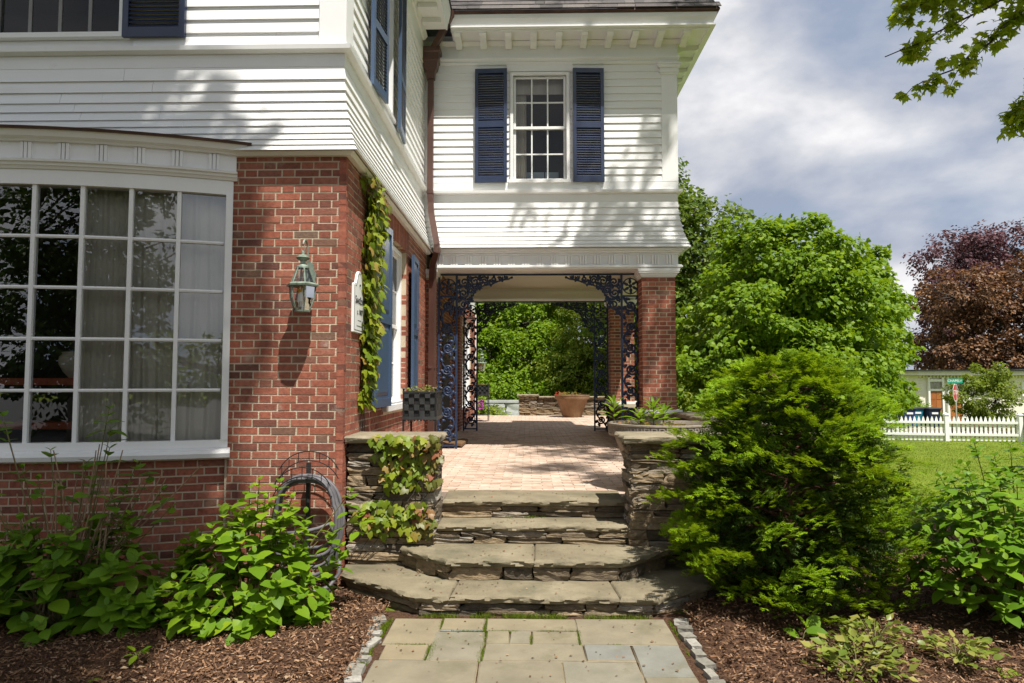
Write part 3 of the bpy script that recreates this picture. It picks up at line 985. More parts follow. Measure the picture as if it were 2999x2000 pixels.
def clap(zs, xc, yc, xa, yb, which, zt=None, zb=None, fl=False):
    for i in range(len(zs) - 1):
        t, b = zs[i], zs[i + 1]
        ft, fb = (flare(t, zt, zb), flare(b, zt, zb)) if fl else (0, 0)
        w = random.uniform(-.002, .002)
        prof = [(fb + .000, b + w), (fb + .026, b + w), (ft + .007, t + .006), (ft - .004, t + .006)]
        if which == 'front':
            xm = xc - random.uniform(.7, 2.2)
            for a_, e_ in seams([(max(xa, xm - 4.5), xm)]):
                dz = random.uniform(-.0015, .0015)
                fixn(MB().loft([[(a_, yc - o, z + dz) for o, z in prof], [(e_ - .0015, yc - o, z) for o, z in prof]]).build('clapboard', M['white'], H))
            xa_ = xm
        else:
            xa_ = xa
        fixn(strip(prof, xc, yc, xa_, yb, which).build('clapboard', M['white'], H))


UWL = (-4.75, -3.58, 4.69, 6.5)       # upper left window of the front
USW = (7.00, 7.66, 4.66, 6.5)         # upper side window (y0,y1)
shell = MB()
wallbox(shell, 'y', YU, YU + .10, HX, XU - .005, 3.66, 7.05, [UWL])
wallbox(shell, 'x', XU - .10, XU, YU, HY, 3.66, 7.05, [USW])
shell.box(HX, XU - .1, HY - .1, HY, .0, 7.05)
shell.box(HX, HX + .1, YU + .1, HY - .1, .0, 7.05)
o = shell.build('wall', M['white'], H)
inner = MB()
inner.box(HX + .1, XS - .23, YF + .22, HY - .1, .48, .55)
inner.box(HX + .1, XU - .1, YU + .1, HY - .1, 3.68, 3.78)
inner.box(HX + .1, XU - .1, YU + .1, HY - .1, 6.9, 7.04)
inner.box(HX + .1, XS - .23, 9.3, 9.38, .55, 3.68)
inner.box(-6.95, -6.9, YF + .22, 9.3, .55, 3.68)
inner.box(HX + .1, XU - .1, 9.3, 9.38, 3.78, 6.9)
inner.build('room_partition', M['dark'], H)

zs_m = [4.432, 4.312, 4.205, 4.110, 4.024, 3.946, 3.873, 3.803, 3.745, 3.690, 3.640]
clap(zs_m, XU, YU, HX, YW + .3, 'front', 4.43, 3.64, True)
clap(zs_m, XU, YU, HX, YW - .02, 'side', 4.43, 3.64, True)
# upper boards, front (right of the window) and side
def plain_boards(zs, face):
    for i in range(len(zs) - 1):
        t, b = zs[i], zs[i + 1]
        prof = [(0., b), (.024, b), (.006, t + .006), (-.004, t + .006)]
        if face == 'front':
            spans = [(UWL[1] + .13, XU - .215)]
            if b > UWL[3] + .1: spans = [(HX, XU - .215)]
            else: spans.append((HX, UWL[0] - .13))
            for a, e in seams(spans):
                dz = random.uniform(-.0018, .0018)
                fixn(MB().loft([[(a, YU - o, z + dz) for o, z in prof], [(e, YU - o, z - dz * .5) for o, z in prof]]).build('clapboard', M['white'], H))
        else:
            spans = [(YU + .215, USW[0] - .10), (USW[1] + .10, YW + .05)] if b < USW[3] + .1 else [(YU + .215, YW + .05)]
            for a, e in spans:
                fixn(MB().loft([[(XU + o, a, z) for o, z in prof], [(XU + o, e, z) for o, z in prof]]).build('clapboard', M['white'], H))


zs_u = [4.618 + .119 * k for k in range(20)][::-1]
zs_u = [z + .0 for z in zs_u if z < 6.75]
plain_boards(zs_u, 'front')
plain_boards(zs_u, 'side')
tr = MB()
strip([(0, 4.545), (.035, 4.545), (.075, 4.560), (.080, 4.598), (.03, 4.615), (0, 4.615)], XU, YU, HX, YW - .02, 'both', tr)
tr.build('belt_moulding', M['whitetrim'], H)
strip(rect(0, .012, 4.43, 4.543), XU, YU, HX, YW - .02, 'both').build('frieze_board', M['whitetrim'], H)
strip([(-.04, 3.612), (.10, 3.612), (.135, 3.640), (-.04, 3.648)], XU, YU, HX, YW - .0, 'both').build('bed_moulding', M['whitetrim'], H)
fixn(MB().loft([[(XU - .21, YU - .028, z), (XU + .028, YU - .028, z), (XU + .028, YU + .21, z), (XU - .0, YU + .21, z), (XU - .0, YU, z), (XU - .21, YU, z)] for z in (4.617, 6.85)]).build('corner_board', M['whitetrim'], H))
# main cornice
corn = MB()
strip(rect(0, .03, 6.55, 6.83), XU, YU, HX, YW - .3, 'both', corn)
strip([(0, 6.83), (.06, 6.83), (.10, 6.885), (0, 6.885)], XU, YU, HX, YW - .3, 'both', corn)
strip(rect(0, .40, 6.887, 6.92), XU, YU, HX, 9.80, 'both', corn)
strip([(.40, 6.875), (.42, 6.875), (.43, 6.96), (.47, 7.06), (.48, 7.13), (.40, 7.13)], XU, YU, HX, 9.80, 'both', corn)
corn.build('cornice', M['whitetrim'], H)
for k in range(11):
    y = 6.0 + .39 * k
    if y < 9.6: MB().box(XU + .1, XU + .36, y - .05, y + .05, 6.82, 6.886).build('bracket', M['whitetrim'], H)


# --- windows and shutters in a local frame
class Fr:
    def __init__(s, kind, u, plane, z):
        s.k, s.u, s.p, s.z = kind, u, plane, z

    def pt(s, u, d, z):
        return (s.u + u, s.p - d, s.z + z) if s.k == 'front' else (s.p + d, s.u + u, s.z + z)

    def box(s, mb, u0, u1, d0, d1, z0, z1):
        a, b = s.pt(u0, d0, z0), s.pt(u1, d1, z1)
        mb.box(a[0], b[0], a[1], b[1], a[2], b[2])


def sash_window(fr, w, h, cols, rows, casing=.06, cd=.045, parent=H, sill=True, rows2=None, lite=.022, head=False, smat=None):
    """double-hung window; u from 0 to w, z from 0 to h, d = outwards"""
    mb = MB()
    fr.box(mb, -casing, 0, -.10, cd, -.0, h); fr.box(mb, w, w + casing, -.10, cd, 0, h)
    fr.box(mb, -casing, w + casing, -.10, cd + .002, h, h + casing)
    fr.box(mb, -casing - .02, w + casing + .02, -.10, cd + .03, -.045, -.001)
    if head: fr.box(mb, -casing - .03, w + casing + .03, -.05, cd + .03, h + casing + .001, h + casing + .03)
    win = mb.build('window', M['whitetrim'], parent)
    mid = h * .505
    for (z0, z1, d, cl, rw) in ((mid - .02, h, -.02, cols, rows), (0, mid + .02, -.05, cols, rows2 or rows)):
        s = MB()
        e = .042
        fr.box(s, 0.002, e, d - .025, d, z0, z1); fr.box(s, w - e, w - .002, d - .025, d, z0, z1)
        fr.box(s, e, w - e, d - .025, d, z0, z0 + e); fr.box(s, e, w - e, d - .025, d, z1 - e, z1)
        for c in range(1, cl):
            u = e + (w - 2 * e) * c / cl
            fr.box(s, u - lite / 2, u + lite / 2, d - .02, d - .003, z0 + e, z1 - e)
        for r in range(1, rw):
            z = z0 + e + (z1 - z0 - 2 * e) * r / rw
            fr.box(s, e, w - e, d - .019, d - .004, z - lite / 2, z + lite / 2)
        s.build('sash', smat or M['whitetrim'], win)
        for c in range(cl):
            for r in range(rw):
                ua, ub = e + (w - 2 * e) * c / cl, e + (w - 2 * e) * (c + 1) / cl
                za_, zb_ = z0 + e + (z1 - z0 - 2 * e) * r / rw, z0 + e + (z1 - z0 - 2 * e) * (r + 1) / rw
                p = MB()
                dd = d - .012
                p.add([fr.pt(ua, dd, za_), fr.pt(ub, dd, za_), fr.pt(ub, dd, zb_), fr.pt(ua, dd, zb_)], [(0, 1, 2, 3)])
                p.build('pane', M['glass'], win)
    return win


SLAT = MB().add([(-.5, -.018, -.014), (.5, -.018, -.014), (.5, .016, .018), (-.5, .016, .018), (-.5, -.012, -.020), (.5, -.012, -.020), (.5, .022, .012), (-.5, .022, .012)],
                [(0, 1, 2, 3), (7, 6, 5, 4), (0, 4, 5, 1), (3, 2, 6, 7), (0, 3, 7, 4), (1, 5, 6, 2)]).mesh('slat')
SLAT.materials.append(M['blue'])


def shutter(p0, p1, z0, z1, out, mids, mat, louvre=True, parent=H):
    """leaf between plan points p0,p1; out = unit plan normal"""
    a, b, o = Vector(p0), Vector(p1), Vector(out)
    L = (b - a).length
    u = (b - a) / L
    e = .052
    mb = MB()

    def bx(u0, u1, d0, d1, za_, zb_):
        v = []
        for z in (za_, zb_):
            for (uu, dd) in ((u0, d0), (u1, d0), (u1, d1), (u0, d1)):
                q = a + u * uu + o * dd
                v.append((q.x, q.y, z))
        mb.add(v, [(0, 1, 2, 3), (4, 7, 6, 5), (0, 4, 5, 1), (1, 5, 6, 2), (2, 6, 7, 3), (3, 7, 4, 0)])
    bx(0, e, 0, .035, z0, z1); bx(L - e, L, 0, .035, z0, z1)
    rails = [(z0, z0 + .085)] + [(m - .042, m + .042) for m in mids] + [(z1 - .07, z1)]
    for (q0, q1) in rails: bx(e, L - e, .001, .034, q0, q1)
    sh = fixn(mb.build('shutter', mat, parent))
    rz = math.atan2(u.y, u.x)
    side = u.cross(o) if hasattr(u, 'cross') else 0
    for i in range(len(rails) - 1):
        za_, zb_ = rails[i][1], rails[i + 1][0]
        if louvre:
            m = max(1, int(round((zb_ - za_) / .0385)))
            for k in range(m):
                z = za_ + (k + .5) * (zb_ - za_) / m
                q = a + u * (L / 2) + o * .017
                ob = put('slat', SLAT, sh, (q.x, q.y, z), (L - 2 * e - .002, .8, 1), rz)
        else:
            pm = MB()
            sav = mb
            mb = pm
            bx(e + .001, L - e - .001, .004, .016, za_ + .001, zb_ - .001)
            pts = []
            for (m_, dd) in ((.03, .0161), (.065, .028)):
                ring = []
                for (uu, zz_) in ((e + m_, za_ + m_), (L - e - m_, za_ + m_), (L - e - m_, zb_ - m_), (e + m_, zb_ - m_)):
                    q = a + u * uu + o * dd
                    ring.append((q.x, q.y, zz_))
                pts.append(ring)
            pm.loft(pts, True, True)
            fixn(pm.build('shutter_panel', mat, sh))
            mb = sav
    return sh


# wing window
WWX0, WWX1, WWZ0, WWZ1 = -.216, .603, 4.765, 6.41
fr = Fr('front', WWX0, YW + .03, WWZ0)
sash_window(fr, WWX1 - WWX0, WWZ1 - WWZ0, 3, 2, casing=.045, cd=.035, head=False)
shutter((-.803, YW - .005), (-.31, YW - .025), 4.72, 6.497, (0, -1), [5.62], M['blue'])
shutter((.70, YW - .025), (1.176, YW - .005), 4.72, 6.49, (0, -1), [5.60], M['blue'])
# upper left front window
fr = Fr('front', UWL[0], YU, UWL[2] + .05)
sash_window(fr, UWL[1] - UWL[0], 1.75, 4, 2, casing=.07, cd=.03, lite=.03, smat=M['greysash'])
shutter((-3.53, YU - .03), (-2.98, YU - .03), 4.69, 6.5, (0, -1), [5.6], M['blue'])
# upper side window
fr = Fr('side', USW[0], XU, USW[2] + .05)
sash_window(fr, USW[1] - USW[0], 1.75, 2, 2, casing=.05, cd=.05)
shutter((-1.535, 6.50), (-1.49, 6.985), 4.60, 6.5, (1, 0), [5.25], M['blue_sky_sheen'])
shutter((-1.49, 7.68), (-1.53, 8.22), 4.60, 6.5, (1, 0), [5.25], M['blue_sky_sheen'])
# lower side window, set back in its brick opening
fr = Fr('side', LW[0] + .06, XS - .08, LW[2] + .02)
sash_window(fr, LW[1] - LW[0] - .12, LW[3] - LW[2] - .10, 3, 2, casing=.058, cd=.02)
ms = MB()
ms.box(XS - .08, XS + .05, LW[0] - .05, LW[1] + .05, LW[2] - .065, LW[2] - .0)
ms.build('window_sill', M['whitetrim'], H)
shutter((-1.52, 6.64), (-1.485, 7.27), 1.43, 3.32, (1, 0), [2.33], M['blue_sky_sheen'], louvre=False)
shutter((-1.49, 8.70), (-1.505, 9.17), 1.43, 3.32, (1, 0), [2.33], M['blue_sky_sheen'], louvre=False)
# far side window behind the porch
fr = Fr('side', FW[0] + .06, XS - .06, FW[2] + .02)
sash_window(fr, FW[1] - FW[0] - .12, FW[3] - FW[2] - .1, 4, 2, casing=.058, cd=.03)
MB().box(XS, XS + .04, HY - .45, HY + .02, .6, 3.64).build('corner_board', M['whitetrim'], H)
# door inside the porch
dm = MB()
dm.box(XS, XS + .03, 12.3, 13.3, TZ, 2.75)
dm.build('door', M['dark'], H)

# ---- bow window
bw = MB()


def barc(mb, prof, a0, a1, n):
    rings = []
    for i in range(n + 1):
        a = a0 + (a1 - a0) * i / n
        rings.append([(*bay(a, o), z) for o, z in prof])
    mb.loft(rings)
    return mb


E0 = BAE
barc(bw, [(-.10, 1.14), (.015, 1.14), (.015, 1.205), (-.10, 1.205)], -E0, E0, 48)
barc(bw, [(-.10, 1.05), (.05, 1.05), (.085, 1.065), (.095, 1.10), (.085, 1.125), (.02, 1.139), (-.10, 1.139)], -E0 - .02, E0 + .02, 48)
barc(bw, [(-.10, 3.28), (.02, 3.28), (.022, 3.40), (-.10, 3.40)], -E0, E0, 48)
for s in (-1, 1):
    barc(bw, [(-.10, 1.2055), (.03, 1.2055), (.03, 3.2795), (-.10, 3.2795)], s * E0, s * (E0 - .055), 2)
bwo = bw.build('bow_window', M['whitetrim'], H)
ent = MB()
barc(ent, [(-.05, 3.401), (.035, 3.401), (.05, 3.425), (.06, 3.425), (.065, 3.445), (.085, 3.45), (.09, 3.468), (-.05, 3.475)], -E0 - .03, E0 + .03, 48)
barc(ent, [(-.05, 3.4755), (.04, 3.4755), (.04, 3.615), (-.05, 3.615)], -E0 - .02, E0 + .02, 48)
barc(ent, [(-.05, 3.6155), (.07, 3.6155), (.08, 3.63), (.12, 3.642), (.14, 3.675), (.15, 3.695), (-.05, 3.695)], -E0 - .10, E0 + .10, 48)
fixn(ent.build('entablature', M['whitetrim'], bwo))
rf = MB()
barc(rf, [(-.05, 3.697), (.165, 3.685), (.172, 3.705), (-.35, 3.86), (-.35, 3.697)], -E0 - .135, E0 + .135, 48)
fixn(rf.build('copper_roof', M['copper_dark'], bwo))
NP = 12
pw = (2 * (E0 - .055)) / NP
a = -E0 + .055
k = 0
tg = -E0 + .10
while tg < E0 - .05:
    t = MB()
    for q in (-.030, 0., .030):
        barc(t, [(.0401, 3.479), (.058, 3.479), (.058, 3.612), (.0401, 3.612)], tg + q - .011, tg + q + .011, 1)
    fixn(t.build('triglyph', M['whitetrim'], bwo))
    tg += .281
zr = [1.205 + (3.28 - 1.205) * i / 5 for i in range(6)]
sash = MB()
for c in range(NP + 1):
    am = -E0 + .055 + c * pw
    if 0 < c < NP:
        barc(sash, [(-.05, 1.205), (-.012, 1.205), (.004, 1.205), (.004, 3.28), (-.05, 3.28)], am - .016, am + .016, 1)
for c in range(NP):
    a0, a1 = -E0 + .055 + c * pw + .014, -E0 + .055 + (c + 1) * pw - .014
    for r in range(1, 5):
        barc(sash, [(-.045, zr[r] - .013), (-.006, zr[r] - .013), (.0, zr[r]), (-.006, zr[r] + .013), (-.045, zr[r] + .013)], a0 - .001, a1 + .001, 1)
    for r in range(5):
        (x0, y0), (x1, y1) = bay(a0 - .01, -.025), bay(a1 + .01, -.025)
        j = [random.uniform(-.0012, .0012) for _ in range(4)]
        MB().add([(x0, y0 + j[0], zr[r]), (x1, y1 + j[1], zr[r]), (x1, y1 + j[2], zr[r + 1]), (x0, y0 + j[3], zr[r + 1])], [(0, 1, 2, 3)]).build('pane', M['bowglass'], bwo)
fixn(sash.build('muntins', M['whitetrim'], bwo))
# pedestal of masonry inside below the sill so that the room is closed
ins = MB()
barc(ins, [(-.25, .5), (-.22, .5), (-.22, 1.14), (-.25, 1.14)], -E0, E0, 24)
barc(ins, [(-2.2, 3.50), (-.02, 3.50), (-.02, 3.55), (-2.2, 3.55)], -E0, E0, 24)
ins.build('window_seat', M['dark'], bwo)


# curtains: pleated cloth behind the bow glass (inside things: top-level)
def curtain(a0, a1, z0, z1, off, pl, amp, label, lean=0.):
    m = int((a1 - a0) / .008)
    zsn = 14
    V = []
    for j in range(zsn + 1):
        t = j / zsn
        for i in range(m + 1):
            s = a0 + (a1 - a0) * i / m
            w = math.sin(s * pl + .6 * math.sin(s * 7)) + .4 * math.sin(s * pl * 2.13 + 1)
            ss = s + lean * (1 - t) ** 1.5 * .25 + .01 * math.sin(t * 5 + s * 9)
            x, y = bay(ss, -off + amp * w * (.6 + .4 * (1 - t)))
            V.append((x, y, z0 + (z1 - z0) * t))
    i, j = np.meshgrid(np.arange(m), np.arange(zsn))
    q = (j * (m + 1) + i).ravel()
    o = npmesh('curtain', V, np.stack([q, q + 1, q + m + 2, q + m + 1], -1), M['curtain'], smooth=True)
    so = o.modifiers.new('thick', 'SOLIDIFY'); so.thickness = .004
    return tag(o, label, 'curtain', 'curtains in the bow window')


JA = E0 - .055
curtain(JA - 3.16 * pw, JA - 1.98 * pw, 1.16, 3.36, .20, 140, .008, 'tightly pleated pale curtain behind the middle panes of the bow window')
curtain(JA - 2.02 * pw, JA + .02, 1.16, 3.36, .15, 46, .022, 'deeply folded grey curtain at the right end of the bow window')
sx = MB()
sx.box(-5.6, -3.35, 5.95, 6.20, 1.66, 1.72)
tag(sx.build('shelf', M['redwood']), 'upper red wooden shelf behind the left panes of the bow window', 'shelf', 'red shelves inside the bow window')
sx = MB()
sx.box(-5.6, -3.35, 5.95, 6.20, 1.27, 1.33)
tag(sx.build('shelf', M['redwood']), 'lower red wooden shelf behind the left panes of the bow window', 'shelf', 'red shelves inside the bow window')
pot = MB()
pot.lathe([(.07, 0), (.085, .02), (.12, .06), (.155, .13), (.15, .19), (.125, .215), (.135, .23), (.12, .235), (.09, .19)], (-4.05, 6.07, 1.722), 24)
tag(pot.build('pot', M['ceramic'], smooth=True), 'round cream ceramic pot on the red shelf in the bow window', 'pot')

# ------------------------------------------------------------------ the wing
YWU = YW + .03
ws = MB()
wallbox(ws, 'y', YWU, YWU + .1, XU, XR, 3.70, 7.05, [(WWX0, WWX1, WWZ0, WWZ1)])
ws.box(XR - .1, XR, YWU + .1, YB + .5, 3.70, 7.05)
ws.box(XU, XR, YB + .4, YB + .5, 3.70, 7.05)
ws.build('wing_wall', M['white'], H)
wi = MB()
wi.box(XU, XR - .1, YWU + .1, YB + .4, 3.74, 3.80)
wi.box(XU, XR - .1, YWU + .1, YB + .4, 6.95, 7.04)
wi.box(XU, XR - .1, 13.0, 13.08, 3.80, 6.95)
wi.build('room_partition', M['dark'], H)
tag(MB().box(-.02, .27, YWU + .42, YWU + .44, 4.80, 5.02).box(.285, .50, YWU + .42, YWU + .44, 4.80, 5.02).build('display_board', M['paper']), 'pale blue folded board standing inside the upstairs porch window', 'board')
wc = MB()
for q in range(26):
    x = WWX0 + .005 + .20 * q / 26
    wc.add([(x, YWU + .2 + .012 * math.sin(q * 1.7), 4.7), (x + .2 / 26, YWU + .2 + .012 * math.sin((q + 1) * 1.7), 4.7), (x + .15 / 26, YWU + .2 + .012 * math.sin((q + 1) * 1.7), 6.45), (x - .3 * .2 / 26, YWU + .2 + .012 * math.sin(q * 1.7), 6.45)], [(0, 1, 2, 3)])
wc.box(WWX0, WWX1, YWU + .16, YWU + .17, 6.18, 6.42)
tag(wc.build('curtain', M['curtain']), 'grey curtain and short blind inside the upstairs porch window', 'curtain')

bw_top, bw_bot = 6.57, 4.73
nb = 16
for i in range(nb):
    t = bw_top - (bw_top - bw_bot) * i / nb
    b = bw_top - (bw_top - bw_bot) * (i + 1) / nb
    prof = [(0., b), (.024, b), (.006, t + .006), (-.004, t + .006)]
    spans = [(XU + .11, WWX0 - .062), (WWX1 + .062, 2.058)]
    for a_, e_ in seams(spans):
        dz = random.uniform(-.0018, .0018)
        fixn(MB().loft([[(a_, YWU - o, z + dz) for o, z in prof], [(e_, YWU - o, z - dz * .5) for o, z in prof]]).build('clapboard', M['white'], H))
zs_w = [4.433, 4.335, 4.225, 4.133, 4.038, 3.958, 3.880, 3.812, 3.752, 3.70]
for i in range(len(zs_w) - 1):
    t, b = zs_w[i], zs_w[i + 1]
    ft, fb = flare(t, 4.43, 3.70), flare(b, 4.43, 3.70)
    prof = [(fb, b), (fb + .026, b), (ft + .007, t + .006), (ft - .004, t + .006)]
    st = [[(XU, YWU - o, z) for o, z in prof], [(XR + o, YWU - o, z) for o, z in prof], [(XR + o, YB + .5, z) for o, z in prof]]
    fixn(MB().loft(st).build('clapboard', M['white'], H))


def wstrip(prof, name, mat=None, xa=XU, yb=YB + .5, parent=H):
    st = [[(xa, YWU - o, z) for o, z in prof], [(XR + o, YWU - o, z) for o, z in prof], [(XR + o, yb, z) for o, z in prof]]
    return fixn(MB().loft(st).build(name, mat or M['whitetrim'], parent))


wstrip([(0, 4.545), (.04, 4.545), (.07, 4.56), (.075, 4.60), (.03, 4.612), (0, 4.612)], 'belt_moulding')
wstrip(rect(0, .012, 4.435, 4.543), 'frieze_board')
wstrip(rect(0, .022, 4.614, 4.728), 'sill_board')
wstrip(rect(0, .035, 6.69, 6.93), 'frieze_board')
wstrip([(0, 6.575), (.03, 6.575), (.045, 6.61), (.03, 6.625), (.06, 6.66), (.06, 6.688), (0, 6.688)], 'architrave')
wstrip([(0, 6.87), (.05, 6.87), (.09, 6.925), (.0, 6.925)], 'bed_moulding', yb=YB + .5)
wstrip(rect(0, .50, 6.932, 6.955), 'soffit', xa=-1.14)
wstrip([(.40, 6.905), (.43, 6.905), (.435, 6.965), (.47, 6.97), (.48, 7.01), (.51, 7.06), (.52, 7.115), (.40, 7.115)], 'cornice', xa=-1.14)
wstrip([(.44, 7.116), (.535, 7.118), (.55, 7.14), (.545, 7.165), (.44, 7.165)], 'gutter', M['copper_dark'], xa=-1.14)
k = 0
x = -1.05
brk = MB()
prof = [(0, 0), (.36, 0), (.36, -.045), (.31, -.07), (.12, -.075), (.0, -.12)]
brk.prism([(-p[0], p[1]) for p in prof], -.05, .05, lambda u, v, d: (d, u, v))
bme = brk.mesh('bracket'); bme.materials.append(M['whitetrim'])
while x < XR + .35:
    put('bracket', bme, H, (x, YWU - .05, 6.931), (1, 1, 1)); x += .382
y = YWU + .2
while y < YB + .5:
    put('bracket', bme, H, (XR + .05, y, 6.931), (1, 1, 1), math.pi / 2); y += .382
# corner boards and capitals of the wing
MB().box(2.058, XR + .022, YWU - .024, YWU, 4.73, 6.45).build('corner_board', M['whitetrim'], H)
cpm = MB()
for (o, z0, z1) in ((.015, 6.40, 6.43), (.028, 6.43, 6.455), (.02, 6.455, 6.50), (.045, 6.50, 6.545), (.06, 6.545, 6.573)):
    cpm.box(2.058 - o, XR + .022 + o, YWU - .024 - o, YWU, z0 + .0005, z1)
cpm.build('capital', M['whitetrim'], H)
MB().box(XU, XU + .11, YWU - .022, YWU, 4.73, 6.573).build('corner_board', M['whitetrim'], H)
# head casing above the wing window
hc = MB()
hc.box(WWX0 - .10, WWX1 + .10, YWU - .03, YWU, WWZ1 + .06, 6.574)
hc.build('window_head', M['whitetrim'], H)

# porch beams, frieze, ceiling
pb = MB()
pb.box(-1.43, XR, YW, YW + .5, 3.415, 3.70)
pb.box(-1.43, XR, YB, YB + .5, 3.415, 3.70)
pb.box(1.75, XR, YW + .5, YB, 3.415, 3.70)
pb.build('porch_beam', M['whitetrim'], H)
MB().box(XS + .002, 1.75, YW + .5, YB, 3.62, 3.66).build('porch_ceiling', M['ceiling'], H)
pbm = MB(); pb2 = MB(); pb3 = MB()
for (o, z0, z1) in ((.03, 3.385, 3.405), (.06, 3.405, 3.43), (.045, 3.43, 3.446)):
    pbm.box(-1.43, XR + o, YW - o, YW + .5, z0, z1 - .0005)
for (o, z0, z1) in ((.02, 3.60, 3.63), (.05, 3.63, 3.66), (.08, 3.66, 3.699)):
    pb2.box(-1.43, XR + o, YW - o, YW - .001, z0, z1 - .0005)
pb3.box(-1.43, 1.75, YB - .03, YB - .001, 3.415, 3.46)
pb2.build('crown_moulding', M['whitetrim'], H); pb3.build('beam_moulding', M['whitetrim'], H)
MB().box(-1.43, 1.75, YB - .02, YB - .001, 3.54, 3.58).build('beam_moulding', M['whitetrim'], H)
pbm.build('beam_moulding', M['whitetrim'], H)
tm = MB()
tm.box(-.056, .056, -.018, 0, .0005, .1445)
for q in (-.040, 0., .040):
    tm.box(q - .0135, q + .0135, -.042, 0, 0, .145)
tme = tm.mesh('triglyph'); tme.materials.append(M['whitetrim'])
x = -1.33
while x < XR - .02:
    put('triglyph', tme, H, (x, YW - .001, 3.449), (1, 1, 1)); x += .2175
for y0 in (YW, YB):
    for (xa, xb) in ((XS + .001, -1.43), (1.73, 2.229)):
        cp = MB()
        for (o, z0, z1) in ((.008, 3.262, 3.285), (.028, 3.285, 3.318), (.055, 3.318, 3.345), (.062, 3.345, 3.384)):
            cp.box(max(xa - o, XS + .001), xb + o, y0 - o, y0 + .5 + o, z0 + .0005, z1)
        cp.build('capital', M['whitetrim'], H)
    pl = MB()
    pl.box(1.66, 2.30, y0 - .07, y0 + .57, 1.215, 1.262)
    pl.build('plinth', M['whitetrim'], H)

# ---- roof shingles
A_ = R_(53)
ye, ze = YWU - .555, 7.166
SH = [unit_box('shingle', M['shingle'], .02, 60 + i) for i in range(4)]
for rrow in range(6):
    s0 = .125 * rrow
    run = s0 * math.cos(A_)
    xr = XR + .565 - run
    x = -1.12 - random.uniform(0, .2)
    while x < xr:
        w = random.uniform(.13, .34)
        xe = min(x + w, xr)
        if xe - x > .03:
            sm = s0 + .07
            put('shingle', random.choice(SH), H, ((x + xe) / 2, ye + sm * math.cos(A_), ze + sm * math.sin(A_) + .012), (xe - x - .004, .16, .012), 0)
            ob = col.objects[-1]
            ob.rotation_euler = (A_ - R_(5) + random.uniform(-.01, .01), 0, 0)
        x += w
rp = MB()
top = 1.9
ru = top * math.cos(A_)
rp.add([(-1.2, ye + .01, ze), (XR + .55, ye + .01, ze), (XR + .55 - ru, ye + .01 + ru, ze + top * math.sin(A_)), (-1.2, ye + .01 + ru, ze + top * math.sin(A_)),
        (XR + .55, YB + .9, ze), (XR + .55 - ru, YB + .5, ze + top * math.sin(A_))], [(0, 1, 2, 3), (1, 4, 5, 2)])
rp.add([(HX, YU - .5, 7.14), (XU + .5, YU - .5, 7.14), (XU + .5 - 1.2, YU - .5 + 1.2, 8.7), (HX, YU + .7, 8.7), (XU + .5, HY, 7.14), (XU + .5 - 1.2, HY, 8.7)], [(0, 1, 2, 3), (1, 4, 5, 2)])
rp.box(HX, XU - .6, YU + .7, HY, 8.65, 8.7)
rp.build('roof', M['shingle'], H)

# ---- downspout with its conductor head
ds = MB()
xd, yd = -1.475, YW - .10
pth = [(xd, yd, 6.33), (xd, yd, 4.52), (xd + .01, yd - .01, 4.38), (xd + .03, yd - .05, 4.2), (xd + .14, yd - .22, 3.70), (xd + .14, yd - .22, 3.60), (xd + .06, yd - .06, 3.40), (xd + .05, yd - .02, 3.25), (xd + .05, yd - .02, .72)]
ds.tube(pth, .062, 4, True, math.pi / 4)
for z in (4.55, 3.32, 1.9):
    ds.tube([(xd + (.05 if z < 3.4 else 0), yd - (.02 if z < 3.4 else 0), z - .02), (xd + (.05 if z < 3.4 else 0), yd - (.02 if z < 3.4 else 0), z + .02)], .070, 4, True, math.pi / 4)
dso = ds.build('downspout', M['copper'], H)
hd = MB()
rings = []
for (r, z) in ((.062, 6.30), (.068, 6.40), (.075, 6.42), (.10, 6.46), (.115, 6.55), (.13, 6.57), (.13, 6.68), (.15, 6.70), (.155, 6.76), (.145, 6.77)):
    rings.append([(xd + sx * r, yd - .02 + sy * r * .8, z) for sx, sy in ((-1, -1), (1, -1), (1, 1), (-1, 1))])
hd.loft(rings)
hd.build('conductor_head', M['copper'], dso)
el = MB()
el.tube([(xd + .02, yd - .05, 6.72), (xd + .12, yd - .16, 6.84), (xd + .30, yd - .36, 7.02), (xd + .345, yd - .42, 7.09), (xd + .345, yd - .44, 7.16)], .06, 4, True, math.pi / 4)
el.build('elbow', M['copper'], dso)


# ---- cast-iron porch panels
def spiral(c, r0, r1, a0, turns, n=22):
    out = []
    for i in range(n):
        t = i / (n - 1)
        r = r0 + (r1 - r0) * t ** .8
        a = a0 + turns * 2 * math.pi * t
        out.append((c[0] + r * math.cos(a), 0, c[1] + r * math.sin(a)))
    return out


